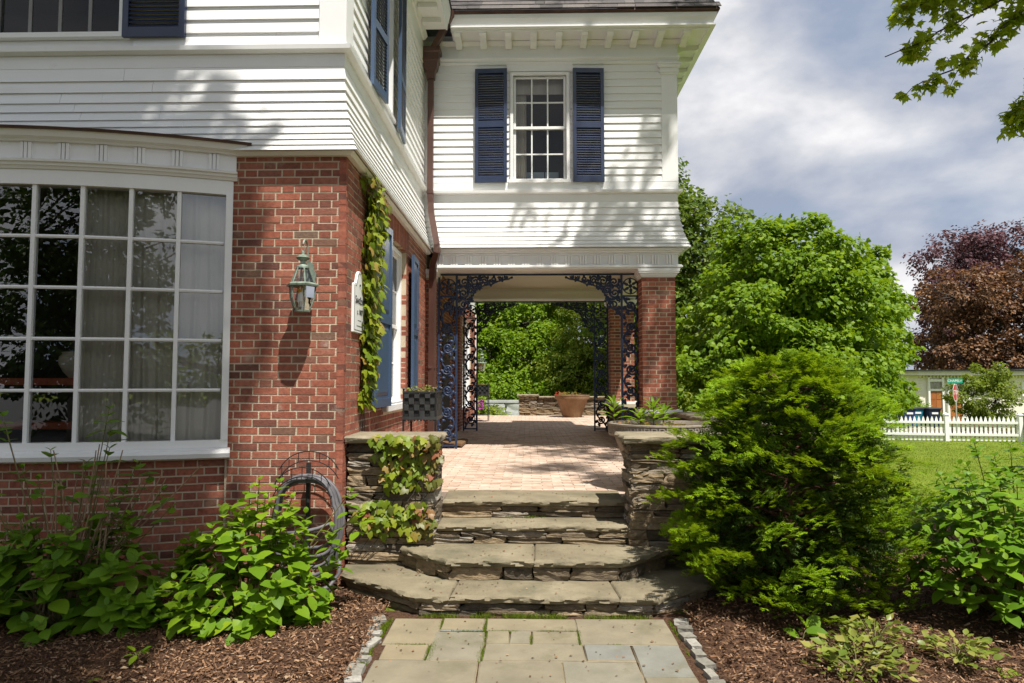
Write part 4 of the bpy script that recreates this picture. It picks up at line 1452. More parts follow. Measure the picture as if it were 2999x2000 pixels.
def scrollwork(w, h):
    mb = MB()
    p = .30
    n = int(h / p)
    p = h / n
    stem = []
    for i in range(n * 10 + 1):
        z = h * i / (n * 10)
        stem.append((w / 2 - (w * .40) * math.cos(math.pi * z / p), 0.004, z))
    mb.tube(stem, .0185, 6)
    for k in range(n):
        s = 1 if k % 2 == 0 else -1
        zc = p * (k + .5)
        c = (w / 2 + s * w * .02, zc)
        sp = spiral((w / 2 - s * w * .06 + s * .02, zc + p * .04), w * .36, .022, math.pi if s < 0 else 0, 1.65 * (-s), 26)
        mb.tube(sp, [.0190 - .005 * i / 25 for i in range(26)], 6)
        mb.ball((sp[-1][0], 0, sp[-1][2]), .026, 7, 5)
        # leaves
        for (u, v, a, l) in ((-s * .36, -.36, 1.0, .10), (s * .38, .30, 2.2, .10), (s * .36, -.16, .2, .08), (-s * .30, .40, 2.6, .09), (s * .1, -.40, .7, .09), (-s * .38, .1, 1.8, .07)):
            b0 = (w / 2 + u * w, zc + v * p)
            aa = a if s > 0 else math.pi - a
            pts = [(b0[0] + l * t * math.cos(aa + .9 * t), .003, b0[1] + l * t * math.sin(aa + .9 * t)) for t in (0, .25, .5, .75, 1)]
            mb.tube(pts, [.007, .025, .030, .021, .005], 6)
        mb.tube([(w / 2 + s * w * .40, 0, zc - .05), (w / 2 + s * w * .28, 0, zc + .01), (w / 2 + s * w * .22, 0, zc - .06), (w / 2 + s * w * .30, 0, zc - .10)], .010, 5)
    return mb


def rosette(w):
    mb = MB()
    c = (w / 2, w / 2)
    mb.tube([(c[0] + w * .43 * math.cos(a), 0, c[1] + w * .43 * math.sin(a)) for a in [2 * math.pi * i / 28 for i in range(29)]], .010, 5)
    mb.ball((c[0], 0, c[1]), .030, 8, 5)
    for k in range(6):
        a = math.pi / 3 * k + .3
        for (r0, r1, wd) in ((.03, .115, .026), (.09, .135, .014)):
            pts = [(c[0] + (r0 + (r1 - r0) * t) * math.cos(a + .25 * t), 0, c[1] + (r0 + (r1 - r0) * t) * math.sin(a + .25 * t)) for t in (0, .3, .6, 1)]
            mb.tube(pts, [.006, wd, wd * .9, .004], 6)
    return mb


def spandrel():
    """corner bracket: u to the right from the post, z down from the rail"""
    mb = MB()
    mb.tube([(.0, 0, -.64), (.06, 0, -.56), (.155, 0, -.50), (.19, 0, -.38), (.24, 0, -.31), (.27, 0, -.24), (.33, 0, -.20), (.44, 0, -.145), (.52, 0, -.145), (.60, 0, -.10), (.70, 0, -.07), (.80, 0, -.055), (.86, 0, -.02)], .014, 6)
    for (u, z, r, a, t) in ((.10, -.10, .085, 2.6, 1.5), (.09, -.28, .085, .4, -1.5), (.10, -.46, .085, 3.4, 1.5), (.27, -.09, .085, 0, 1.4), (.21, -.23, .06, 1.2, -1.4), (.20, -.36, .045, 3, 1.3), (.42, -.075, .065, 2.5, -1.4), (.35, -.15, .045, .5, 1.3), (.56, -.06, .055, 3.1, 1.4), (.67, -.04, .035, .2, -1.3), (.76, -.03, .028, 2.2, 1.3), (.05, -.585, .04, 1, 1.3), (.185, -.055, .04, 2, 1.3), (.185, -.155, .045, 4, -1.3), (.345, -.045, .035, 1, 1.2), (.03, -.185, .04, 0, 1.2), (.03, -.375, .04, 2, -1.2), (.30, -.19, .035, 0, 1.2), (.49, -.115, .03, 1, 1.2), (.155, -.42, .035, 1, -1.2)):
        sp = spiral((u, z), r, r * .22, a, t, 20)
        mb.tube(sp, [.0180 - .005 * i / 19 for i in range(20)], 6)
        mb.ball((sp[-1][0], 0, sp[-1][2]), r * .22, 7, 5)
        for q in range(3):
            aa = a + q * 2.1
            pts = [(u + r * (.9 + .5 * s) * math.cos(aa + .7 * s), 0, z + r * (.9 + .5 * s) * math.sin(aa + .7 * s)) for s in (0, .35, .7, 1)]
            pts = [(max(.01, x), y, min(-.01, zz_)) for x, y, zz_ in pts]
            mb.tube(pts, [.008, r * .30, r * .27, .005], 6)
    for (u, z) in ((.155, -.50), (.24, -.31), (.345, -.215), (.52, -.155), (.85, -.03), (.70, -.085)):
        mb.ball((u, 0, z), .02, 7, 5)
    return mb


PH = 3.375 - TZ
PW = .31
me_scroll = scrollwork(PW - .05, PH - .42).mesh('scrollwork', smooth='all'); me_scroll.materials.append(M['iron'])
me_ros = rosette(PW - .03).mesh('rosette', smooth='all'); me_ros.materials.append(M['iron'])
me_span = spandrel().mesh('spandrel', smooth='all'); me_span.materials.append(M['iron'])
fm = MB()
for u in (0, PW - .032): fm.box(u, u + .032, -.016, .016, 0, PH)
for z in (.035, PH - .37, PH - .026): fm.box(.032, PW - .032, -.0125, .0125, z, z + .026)
me_fr = fm.mesh('iron_panel'); me_fr.materials.append(M['iron'])
for (x0, yy, mir) in ((-1.405, YW + .36, 1), (1.765, YW + .36, -1), (-1.36, YB + .1, 1), (1.70, YB + .1, -1)):
    o = put('iron_panel', me_fr, H, (x0, yy, TZ), (mir, 1, 1))
    for nm, me, u, z in (('scrollwork', me_scroll, .025, .06), ('rosette', me_ros, .015, PH - .34), ('spandrel', me_span, PW, PH - .03)):
        c = bpy.data.objects.new(nm, me); col.objects.link(c); c.parent = o; c.location = (u, 0, z)
for yy, xa, xb in ((YW + .36, -1.10, 1.46), (YB + .1, -1.05, 1.39)):
    MB().box(xa, xb, yy - .015, yy + .015, 3.345, 3.374).build('iron_rail', M['iron'], H)

# ------------------------------------------------------------------ stone walls
def coping(parent, poly, z0, z1):
    return slab(poly, z0, z1, 'coping', M['coping'], parent, step=.06, rough=.016, inset=.015)


wl_ = root('stone_wall', (-1.15, 6.0, 0), 'low fieldstone wall with creeper between the brick house corner and the steps', 'stone wall')
stone_face(wl_, (-1.53, 5.80), (-.80, 5.79), .0, 1.17, .2, 21)
stone_face(wl_, (-.775, 5.80), (-.765, 6.25), .16, 1.17, .18, 22)
MB().box(-1.535, -.84, 5.92, 6.24, -.05, 1.165).build('wall_core', M['stonecore'], wl_)
coping(wl_, [(-1.535, 5.745), (-1.19, 5.74), (-1.19, 6.24), (-1.535, 6.24)], 1.172, 1.235)
coping(wl_, [(-1.183, 5.74), (-.74, 5.735), (-.735, 6.24), (-1.183, 6.245)], 1.172, 1.236)
wr = root('stone_wall', (1.6, 6.0, 0), 'low fieldstone wall behind the cypress at the right of the steps', 'stone wall')
stone_face(wr, (.87, 5.80), (2.55, 5.82), .0, 1.17, .2, 31)
stone_face(wr, (.865, 6.3), (.855, 5.80), .16, 1.17, .18, 32)
stone_face(wr, (2.56, 5.82), (2.56, 10.2), -.1, 1.17, .18, 33)
MB().box(.92, 2.5, 5.92, 6.3, -.05, 1.165).box(2.2, 2.5, 6.3, 10.2, -.2, 1.165).build('wall_core', M['stonecore'], wr)
coping(wr, [(.80, 5.735), (1.55, 5.73), (1.55, 6.28), (.79, 6.28)], 1.172, 1.237)
coping(wr, [(1.558, 5.73), (2.62, 5.75), (2.62, 6.28), (1.558, 6.28)], 1.172, 1.236)
coping(wr, [(2.15, 6.29), (2.62, 6.29), (2.62, 10.2), (2.15, 10.2)], 1.172, 1.236)
wp = root('stone_wall', (2.0, 12.5, 0), 'low fieldstone wall carrying the two brick porch pillars', 'stone wall')
stone_face(wp, (1.70, YB + .6), (1.70, YW - .1), TZ - .02, 1.15, .16, 41)
stone_face(wp, (1.70, YW - .1), (2.3, YW - .1), .3, 1.15, .16, 42)
MB().box(1.80, 2.28, YW - .02, YB + .55, -.5, 1.148).build('wall_core', M['stonecore'], wp)
coping(wp, [(1.64, YW - .14), (2.34, YW - .14), (2.34, YB + .64), (1.64, YB + .64)], 1.152, 1.213)
wf = root('stone_wall', (1.0, 20.95, 0), 'low dry stone wall with a raised end pier at the far edge of the terrace', 'stone wall')
stone_face(wf, (.28, 20.80), (2.9, 20.80), TZ - .02, 1.16, .25, 51, lmax=.6)
stone_face(wf, (-.26, 20.72), (.28, 20.72), TZ - .02, 1.21, .3, 52)
stone_face(wf, (2.95, 21.0), (2.6, 14.95), TZ - .3, 1.12, .25, 53, lmax=.7)
MB().box(-.22, 2.9, 20.9, 21.2, 0, 1.15).box(2.78, 3.0, 15, 21, 0, 1.1).build('wall_core', M['stonecore'], wf)
coping(wf, [(-.32, 20.66), (.34, 20.66), (.34, 21.25), (-.32, 21.25)], 1.21, 1.275)
coping(wf, [(.345, 20.74), (3.05, 20.74), (3.05, 21.2), (.345, 21.2)], 1.16, 1.215)
wg = root('retaining_wall', (-1.0, 27, 0), 'pale grey block wall beyond the terrace, seen left of the far stone wall', 'stone wall')
stone_face(wg, (-4.5, 27.0), (3.5, 27.0), -.9, .82, .3, 54, hmin=.35, hmax=.45, lmin=.7, lmax=1.3, meshes=PALEROCKS, gap=.03)
MB().box(-4.5, 3.5, 26.98, 27.34, .82, .92).build('coping', M['paleblock'], wg)

# ------------------------------------------------------------------ lanterns
def lantern(c, wall, label, s=1.0):
    """c = centre of the rim, wall = plan direction to the wall with its distance"""
    r = root('wall_lantern', c, label, 'lantern', 'wall lanterns on the house')
    c = Vector(c)
    wd = Vector((wall[0], wall[1], 0))
    q = lambda z: (c.x, c.y, c.z + z * s)
    up = MB()
    up.lathe([(.048 * s, .135 * s), (.052 * s, .14 * s), (.05 * s, .155 * s), (.028 * s, .17 * s), (.02 * s, .185 * s), (.022 * s, .20 * s), (.05 * s, .215 * s), (.056 * s, .225 * s), (.04 * s, .24 * s), (.012 * s, .255 * s), (.012 * s, .275 * s), (.004 * s, .28 * s)], c, 14)
    up.build('finial_cap', M['verdigris'], r, smooth=True)
    fr_ = MB()
    fr_.lathe([(.100 * s, -.012 * s), (.128 * s, -.008 * s), (.132 * s, .006 * s), (.118 * s, .016 * s), (.092 * s, .024 * s), (.085 * s, .012 * s)], c, 6)
    for k in range(6):
        a = math.pi / 3 * k
        for (pts) in ([(.095, .02), (.05, .14)], [(.106, -.01), (.098, -.10), (.06, -.205)]):
            fr_.tube([(c.x + rr * s * math.cos(a), c.y + rr * s * math.sin(a), c.z + z * s) for rr, z in pts], .006 * s, 5)
    fr_.lathe([(.064 * s, -.212 * s), (.066 * s, -.20 * s), (.05 * s, -.198 * s), (.02 * s, -.215 * s)], c, 6)
    fr_.build('cage', M['verdigris'], r)
    for prof in ([(.093, .022), (.049, .138)], [(.104, -.012), (.097, -.10), (.059, -.203)]):
        for k in range(6):
            a0, a1 = math.pi / 3 * k, math.pi / 3 * (k + 1)
            gm = MB()
            rings = [[(c.x + rr * s * math.cos(a), c.y + rr * s * math.sin(a), c.z + z * s) for a in (a0, a1)] for rr, z in prof]
            gm.loft(rings, False, False)
            gm.build('pane', M['lampglass'], r)
    cd = MB()
    bl = MB()
    for k in range(3):
        a = 2 * math.pi * k / 3 + .5
        x, y = c.x + .038 * s * math.cos(a), c.y + .038 * s * math.sin(a)
        cd.tube([(c.x, c.y, c.z - .17 * s), (x, y, c.z - .165 * s), (x, y, c.z - .13 * s)], .004 * s, 5)
        cd.lathe([(.012 * s, 0), (.012 * s, .07 * s)], (x, y, c.z - .13 * s), 8)
        bl.lathe([(.006 * s, 0), (.013 * s, .02 * s), (.011 * s, .045 * s), (.003 * s, .065 * s)], (x, y, c.z - .06 * s), 8)
    cd.tube([(c.x, c.y, c.z - .20 * s), (c.x, c.y, c.z - .02 * s)], .006 * s, 6)
    cd.build('candle_cluster', M['sign_white'], r)
    bl.build('bulb', M['amber'], r, smooth=True)
    ar = MB()
    L = wd.length
    d = wd / L
    pts = []
    for t in range(13):
        a = math.pi * t / 12
        pts.append(c + d * (.055 * s * (1 - math.cos(a))) + Vector((0, 0, (.335 + .045 * math.sin(a)) * s)))
    pts += [c + d * (.115 * s) + Vector((0, 0, z * s)) for z in (.28, .2, .14)] + [c + d * (L - .01) + Vector((0, 0, .11 * s))]
    ar.tube(pts, .0085 * s, 6)
    ar.tube([c + Vector((.016 * s * math.cos(t), 0, (.305 + .02 * math.sin(t) * 1.3) * s)) for t in [2 * math.pi * i / 12 for i in range(13)]], .004 * s, 5)
    ar.build('arm', M['verdigris'], r, smooth=True)
    bp = MB()
    pw_ = Vector((-d.y, d.x, 0))
    ctr = c + d * L
    poly = [(0, .23), (.03, .20), (.035, .15), (.055, .12), (.045, .06), (.055, .02), (.03, -.03), (0, -.05), (-.03, -.03), (-.055, .02), (-.045, .06), (-.055, .12), (-.035, .15), (-.03, .20)]
    bp.prism([(u * s, v * s) for u, v in poly], -.022, -.001, lambda u, v, dd: tuple(ctr + pw_ * u + d * dd + Vector((0, 0, v))))
    fixn(bp.build('backplate', M['verdigris'], r))
    return r


lantern((-1.842, 5.52, 2.475), (0, YF - 5.52), 'large verdigris six-sided lantern on the sunlit brick wall right of the bow window', 1.02)
lantern((-1.32, 11.7, 2.28), (XS + 1.32, 0), 'dark lantern on the shaded house wall inside the porch', 1.05)
lantern((-1.33, 19.9, 2.2), (XS + 1.33, 0), 'small distant lantern on the white house corner beyond the porch', 1.1)

# ------------------------------------------------------------------ plaque
pr = root('house_plaque', (XS + .01, 6.12, 2.4), 'white name plaque with scrolled top on the side brick wall beside the ivy', 'plaque')
hw, z0, z1 = .20, 2.13, 2.60
pol = [(-hw, z0), (hw, z0), (hw, z1 - .05), (hw - .03, z1 - .035), (.12, z1 - .03), (.10, z1 + .0), (.07, z1 + .055), (.03, z1 + .082), (0, z1 + .09), (-.03, z1 + .082), (-.07, z1 + .055), (-.10, z1), (-.12, z1 - .03), (-hw + .03, z1 - .035), (-hw, z1 - .05)]
PLY = 6.135
pm_ = MB(); pm_.prism(pol, .0, .022, lambda u, v, d: (XS + d, PLY + u, v))
fixn(pm_.build('board', M['sign_white'], pr))


def text(body, size, loc, rot, mat, parent, name='lettering', extr=.001, sx=1.0):
    cu_ = bpy.data.curves.new(name, 'FONT')
    cu_.body = body
    cu_.size = size
    cu_.align_x, cu_.align_y = 'CENTER', 'CENTER'
    cu_.extrude = extr
    cu_.resolution_u = 3
    ob = bpy.data.objects.new('t', cu_)
    me = bpy.data.meshes.new_from_object(ob)
    bpy.data.objects.remove(ob)
    me.materials.clear(); me.materials.append(mat)
    o = bpy.data.objects.new(name, me)
    col.objects.link(o)
    o.parent = parent
    o.location = Vector(loc) - base(parent)
    o.rotation_euler = rot
    o.scale = (sx, 1, 1)
    return o


RS = (R_(90), 0, R_(90))
text('S', .098, (XS + .024, PLY - .135, 2.418), RS, M['ink'], pr)
text('ANS', .070, (XS + .024, PLY - .058, 2.410), RS, M['ink'], pr, sx=.9)
text('S', .098, (XS + .024, PLY + .03, 2.418), RS, M['ink'], pr)
text('OUCI', .070, (XS + .024, PLY + .117, 2.410), RS, M['ink'], pr, sx=.9)
text('c. 1807', .068, (XS + .024, PLY + .01, 2.315), RS, M['ink'], pr)
bdr = MB()
for a_, b_ in (((-hw + .018, z0 + .02), (hw - .018, z0 + .02)), ((-hw + .018, z0 + .02), (-hw + .018, z1 - .06)), ((hw - .018, z0 + .02), (hw - .018, z1 - .06))):
    bdr.tube([(XS + .0222, PLY + a_[0], a_[1]), (XS + .0222, PLY + b_[0], b_[1])], .0022, 4)
bdr.tube([(XS + .0222, PLY + u * .88, v - .02) for u, v in pol[3:14]], .0022, 4)
bdr.tube([(XS + .0222, PLY - .06, 2.24), (XS + .0222, PLY + .06, 2.24)], .002, 4)
bdr.tube([(XS + .0222, PLY - .10, 2.19), (XS + .0222, PLY + .10, 2.19)], .0025, 4)
bdr.ball((XS + .0222, PLY, 2.56), .012, 8, 5)
bdr.build('printed_border', M['ink'], pr)

# ------------------------------------------------------------------ planter stands
def planter_stand(x0, y0, w, d, label):
    r = root('planter_stand', (x0 + w / 2, y0 + d / 2, TZ), label, 'planter', 'woven metal planters on thin legs')
    zt, zb = 1.585, 1.34
    for (x, y) in ((x0, y0), (x0 + w, y0), (x0, y0 + d), (x0 + w, y0 + d)):
        lg = MB(); lg.box(x - .009, x + .009, y - .009, y + .009, TZ, zt + .02)
        lg.ball((x, y, zt + .03), .014, 8, 5)
        lg.build('leg', M['black'], r)
    nx, nz = 6, 4
    for (fx, L, nn) in (('f', w, 6), ('r', d, 8), ('b', w, 6), ('l', d, 8)):
        cell = L / nn
        ch = (zt - zb) / nz
        for i in range(nn):
            for j in range(nz):
                prd = .004 if (i + j) % 2 else -.010
                m = MB()
                u0, u1 = i * cell + .001, (i + 1) * cell - .001
                za_, zb_ = zb + j * ch + .001, zb + (j + 1) * ch - .001
                if fx == 'f': m.box(x0 + u0, x0 + u1, y0 - prd - .003, y0 - prd, za_, zb_)
                elif fx == 'b': m.box(x0 + u0, x0 + u1, y0 + d + prd, y0 + d + prd + .003, za_, zb_)
                elif fx == 'r': m.box(x0 + w + prd, x0 + w + prd + .003, y0 + u0, y0 + u1, za_, zb_)
                else: m.box(x0 - prd - .003, x0 - prd, y0 + u0, y0 + u1, za_, zb_)
                m.build('strap', M['gunmetal'] if (i + j) % 2 else M['black'], r)
    rim = MB(); rim2 = MB()
    for (xa, xb, ya, yb) in ((x0 - .01, x0 + w + .01, y0 - .012, y0 - .004), (x0 - .01, x0 + w + .01, y0 + d + .004, y0 + d + .012), (x0 - .012, x0 - .004, y0, y0 + d), (x0 + w + .004, x0 + w + .012, y0, y0 + d)):
        rim.box(xa, xb, ya, yb, zt - .006, zt + .006)
        rim2.box(xa, xb, ya, yb, zb - .03, zb + .0)
    n = int(w / .03)
    for i in range(n):
        u = x0 + w * (i + .5) / n
        for yy in (y0 - .008, y0 + d + .008):
            rim2.add([(u - .015, yy, zb - .03), (u + .015, yy, zb - .03), (u, yy, zb - .048)], [(0, 1, 2)])
    n = int(d / .03)
    for i in range(n):
        v = y0 + d * (i + .5) / n
        for xx in (x0 - .008, x0 + w + .008):
            rim2.add([(xx, v - .015, zb - .03), (xx, v + .015, zb - .03), (xx, v, zb - .048)], [(0, 1, 2)])
    rim.build('top_rim', M['gunmetal'], r)
    rim2.build('scalloped_skirt', M['gunmetal'], r)
    lin = MB(); lin.box(x0 + .012, x0 + w - .012, y0 + .012, y0 + d - .012, zb, zt - .02)
    lin.build('soil', M['soil'], r)
    shf = MB(); shf.box(x0, x0 + w, y0, y0 + d, TZ + .16, TZ + .172)
    shf.build('lower_shelf', M['black'], r)
    return r


planter_stand(-1.235, 6.80, .32, .46, 'woven grey metal planter on legs behind the creeper-covered stone wall')
planter_stand(-1.36, 17.6, .34, .46, 'dark woven metal planter on legs at the far side of the porch')


def small_plant(name, label, cat, c, n, L, l0, l1, mat, spread, up=.8, stems=True, group=None, rad=.0):
    """a tuft of leaves from the ground"""
    r = root(name, c, label, cat, group)
    a = rng.uniform(0, 2 * math.pi, n)
    t = rng.uniform(.15, 1, n)
    rr = spread * np.sqrt(t) * rng.uniform(.4, 1, n)
    P = np.stack([c[0] + rr * np.cos(a), c[1] + rr * np.sin(a), c[2] + up * rng.uniform(.25, 1, n) * (1 - .35 * t)], -1)
    d = np.stack([np.cos(a), np.sin(a), rng.uniform(-.1, .5, n)], -1) + rng.normal(0, .25, (n, 3))
    R = frames(d, np.array([0, 0, 1.]) + rng.normal(0, .35, (n, 3)))
    S = rng.uniform(l0, l1, n)
    leaf_parts(r, L, R, S, P, mat)
    if stems:
        mb = MB()
        for i in range(0, n, max(2, n // 24)):
            mb.tube([c, (c[0] + (P[i, 0] - c[0]) * .5, c[1] + (P[i, 1] - c[1]) * .5, c[2] + (P[i, 2] - c[2]) * .7), tuple(P[i])], .003, 4)
        mb.build('stems', M['stem'], r)
    return r


small_plant('seedling', 'sparse yellow-green seedlings sprouting in the near woven metal planter', 'plant', (-1.06, 7.0, 1.56), 46, L_SIMPLE, .025, .05, M['astilbe'], .15, .10)
small_plant('seedling', 'low dry seedlings in the far woven metal planter', 'plant', (-1.19, 17.8, 1.56), 40, L_SIMPLE, .03, .05, M['ivyred'], .15, .06)
small_plant('petunia', 'magenta petunia flowers hanging beside the far terrace planter', 'flowers', (-1.32, 19.0, .80), 30, L_IVY, .05, .08, M['petal_pink'], .10, .42)


# ------------------------------------------------------------------ bowl planters
def bowl(c, label, mat, key):
    r = root('bowl_planter', c, label, 'planter', 'wide round planters on the terrace')
    b = MB()
    h = .64
    b.lathe([(.27, 0), (.28, .03), (.36, .27), (.45, .51), (.455, .515), (.50, .52), (.505, .53), (.505, .615), (.515, .625), (.515, h), (.485, h + .002), (.47, h - .04), (.40, .4)], c, 48, cap=True)
    b.build('bowl', mat, r, smooth=True)
    s = MB(); s.lathe([(.001, h - .025), (.3, h - .03), (.476, h - .04)], c, 30, cap=False)
    s.build('soil', M['soil'], r)
    if key:
        k = MB()
        n = 46
        def seg(a0, a1, z0_, z1_):
            k.loft([[(c[0] + rr * math.cos(a), c[1] + rr * math.sin(a), c[2] + z) for rr, z in ((.503, z0_), (.511, z0_), (.511, z1_), (.503, z1_))] for a in (a0, a1)])
        for i in range(n):
            a = 2 * math.pi * i / n
            w = 2 * math.pi / n
            zb_, t_ = .535, .008
            q = w / 6
            seg(a, a + w, zb_, zb_ + t_)
            seg(a, a + q, zb_ + t_, zb_ + .07)
            seg(a, a + 4.6 * q, zb_ + .07, zb_ + .07 + t_)
            seg(a + 3.7 * q, a + 4.6 * q, zb_ + .03, zb_ + .07)
            seg(a + 1.9 * q, a + 4.6 * q, zb_ + .022, zb_ + .03)
            seg(a + 1.9 * q, a + 2.7 * q, zb_ + .03, zb_ + .05)
        fixn(k.build('greek_key_band', M['concrete'], r))
    return r


bowl((1.315, 6.86, TZ), 'wide weathered bowl planter with a Greek key rim behind the right stone wall', M['concrete'], True)
bowl((1.29, 19.9, TZ), 'wide stained terracotta bowl planter in the sun at the far end of the terrace', M['terracotta'], False)


def lily(c, h, n, label):
    r = root('lily', c, label, 'plant', 'lilies growing in the bowl planter')
    P, D, Nn, S = [], [], [], []
    for i in range(n):
        t = (i + 1) / n
        a = i * 2.4
        P.append((c[0] + .004 * math.cos(a), c[1] + .004 * math.sin(a), c[2] + h * (.25 + .75 * t)))
        D.append((math.cos(a), math.sin(a), .3 + .9 * t * t))
        Nn.append((-.4 * math.cos(a), -.4 * math.sin(a), 1))
        S.append(.16 * (1.1 - .35 * t))
    leaf_parts(r, L_SPEAR, frames(np.array(D), np.array(Nn)), np.array(S), np.array(P), M['hyd'])
    MB().tube([c, (c[0], c[1], c[2] + h)], .006, 6).build('stem', M['stem'], r)


lily((1.22, 6.68, 1.24), .23, 20, 'tallest bright lily shoot at the middle of the bowl planter')
lily((1.10, 6.72, 1.24), .13, 14, 'short lily shoot left of the tallest one in the bowl planter')
lily((.86, 6.85, 1.24), .24, 16, 'lily shoot in front of the iron panel at the left of the bowl planter')
lily((1.36, 6.90, 1.24), .17, 14, 'lily shoot at the right of the bowl planter')
small_plant('litter_plant', 'low brown-green sprouts over leaf litter in the Greek key bowl planter', 'plant', (1.2, 6.75, 1.24), 130, L_SIMPLE, .03, .06, M['ivyred'], .40, .05, stems=False)
small_plant('bedding_plant', 'red and yellow bedding flowers in the distant terracotta bowl', 'flowers', (1.15, 19.75, 1.25), 90, L_SIMPLE, .05, .10, M['ivyred'], .42, .12, stems=False)
small_plant('bedding_plant', 'small red blooms at the left rim of the distant terracotta bowl', 'flowers', (.92, 19.75, 1.25), 24, L_SIMPLE, .05, .08, M['petal_red'], .10, .16, stems=False)

# ------------------------------------------------------------------ doormat
mt = MB()
rings = []
for i in range(25):
    t = i / 24
    x = -1.50 + .47 * t
    zz_ = TZ + .012 + .028 * abs(math.sin(t * 2.6)) + .01 * math.sin(t * 9)
    rings.append([(x, 10.78, zz_ - .01), (x + .01, 11.75, zz_ - .01), (x + .01, 11.75, zz_ + .025), (x, 10.78, zz_ + .03)])
mt.loft(rings)
tag(mt.build('doormat', M['coir'], smooth=True), 'buckled brown coir doormat on the terrace at the porch entrance', 'doormat')

# ------------------------------------------------------------------ hose rack and hose
hx, hy, hz = -1.79, 5.58, .875
hr = root('hose_rack', (hx, hy, .03), 'black wire hose rack on a post against the brick wall', 'hose rack')
MB().box(hx - .016, hx + .016, hy + .0, hy + .03, .03, hz + .155).build('post', M['black'], hr)
bk = MB()
for yy, ro in ((hy - .15, .0), (hy + .02, .11)):
    arc = [(hx + (.245 + ro * .15) * math.cos(a), yy, hz - .10 + ro + (.235) * math.sin(a)) for a in [math.pi * (.12 + .76 * i / 14) for i in range(15)]]
    bk.tube(arc, .0045, 5)
    for p in arc[1::2]: bk.tube([p, (p[0], yy, p[2] - .075)], .0035, 4)
    arc2 = [(p[0], p[1], p[2] - .075) for p in arc]
    bk.tube(arc2, .0045, 5)
for i in range(0, 15, 2):
    a = math.pi * (.12 + .76 * i / 14)
    p = (hx + .25 * math.cos(a), hy - .15, hz - .18 + .235 * math.sin(a)); q_ = (hx + .25 * math.cos(a), hy + .02, hz - .18 + .235 * math.sin(a))
    bk.tube([p, q_], .004, 4)
bk.build('basket', M['black'], hr)
hs = MB()
for k in range(7):
    yy = hy - .12 + .02 * k
    rx = .225 + .012 * (k % 3) + random.uniform(-.012, .02)
    top_ = hz + .045 + .016 * (k % 2) - .012 * (k % 3)
    low = [.16, .22, .30, .36, .12, .26, .2][k]
    pts = []
    for i in range(41):
        a = 2 * math.pi * i / 40 + math.pi / 2
        c_, s_ = math.cos(a), math.sin(a)
        z = (top_ - .25) + .25 * s_ if s_ > 0 else (top_ - .25) + (top_ - .25 - low) * s_
        xx = hx + .02 + (rx + (.02 * (1 - s_) if s_ < 0 else 0)) * (abs(c_) ** (.8 if s_ > 0 else .55)) * (1 if c_ > 0 else -1)
        pts.append((xx, yy + .012 * math.sin(a * 2 + k), z))
    hs.tube(pts, .0155, 7)
hs.tube([(hx + .26, hy - .1, .45), (hx + .22, hy - .14, .57), (hx + .15, hy - .17, .54), (hx + .03, hy - .18, .51), (hx - .1, hy - .18, .5)], .0155, 7)
hs.tube([(hx + .30, hy - .10, .33), (hx + .30, hy - .12, .18), (hx + .24, hy - .18, .09), (hx + .12, hy - .25, .066), (hx - .05, hy - .3, .062), (hx - .3, hy - .3, .062)], .0155, 7)
hs.tube([(hx + .26, hy - .22, .066), (hx + .1, hy - .30, .064), (hx - .1, hy - .33, .062)], .0155, 7)
tag(hs.build('garden_hose', M['hose'], smooth='all'), 'grey garden hose coiled over the wire rack at the brick corner', 'hose')

# ------------------------------------------------------------------ creepers
def creeper(name, label, L, mat, pts, nor, n, l0, l1, extra=None, vines=(), cat='creeper', thick=.10):
    """pts(n) -> positions on the wall, nor = wall normal"""
    P = pts(n)
    c = P.mean(0)
    r = root(name, tuple(c), label, cat)
    nv = np.array(nor, float)
    P = P + nv * rng.uniform(.015, thick, (n, 1))
    d = np.array([0, 0, -1.]) + nv * .35 + rng.normal(0, .45, (n, 3))
    N_ = nv * 1.0 + np.array([.12, -.25, .55]) + rng.normal(0, .30, (n, 3))
    S = rng.uniform(l0, l1, n)
    R = frames(d, N_)
    if extra is not None:
        mk = extra(P)
        leaf_parts(r, L, R[~mk], S[~mk], P[~mk], mat, maxn=220)
        leaf_parts(r, L, R[mk], S[mk], P[mk], M['ivyred'], maxn=80, rest='reddish_foliage')
    else:
        leaf_parts(r, L, R, S, P, mat)
    mb = MB()
    for v in vines: mb.tube(v, .0035, 5)
    if vines: mb.build('vine', M['bark'], r)
    return r


def ivy_pts(n):
    z = 1.42 + (3.63 - 1.42) * rng.uniform(0, 1, n) ** .72
    cy = np.interp(z, [1.4, 1.8, 2.2, 2.6, 3.0, 3.4, 3.65], [6.22, 6.33, 6.40, 6.44, 6.50, 6.62, 6.50])
    wd = np.interp(z, [1.4, 1.6, 2.0, 2.4, 3.0, 3.4, 3.65], [.03, .08, .13, .21, .25, .31, .38])
    gap = (z < 1.55) & (rng.uniform(0, 1, n) < .5)
    y = cy + wd * rng.uniform(-1, 1, n)
    return np.stack([np.full(n, XS), y, z], -1)


vn = [[(XS + .01, 6.26 + .06 * k + .05 * math.sin(z * 5 + k) + .02 * math.sin(z * 17 + 2 * k) + .12 * (z - 1.2) * .6, z) for z in np.linspace(1.15, 3.5, 16)] for k in range(3)]
creeper('ivy', 'column of yellow-green ivy climbing the side brick wall beside the plaque', L_IVY, M['ivy'], ivy_pts, (1, 0, 0), 800, .055, .10, extra=lambda P: (P[:, 2] > 3.42) & (rng.uniform(0, 1, len(P)) < .35), vines=vn, thick=.13)


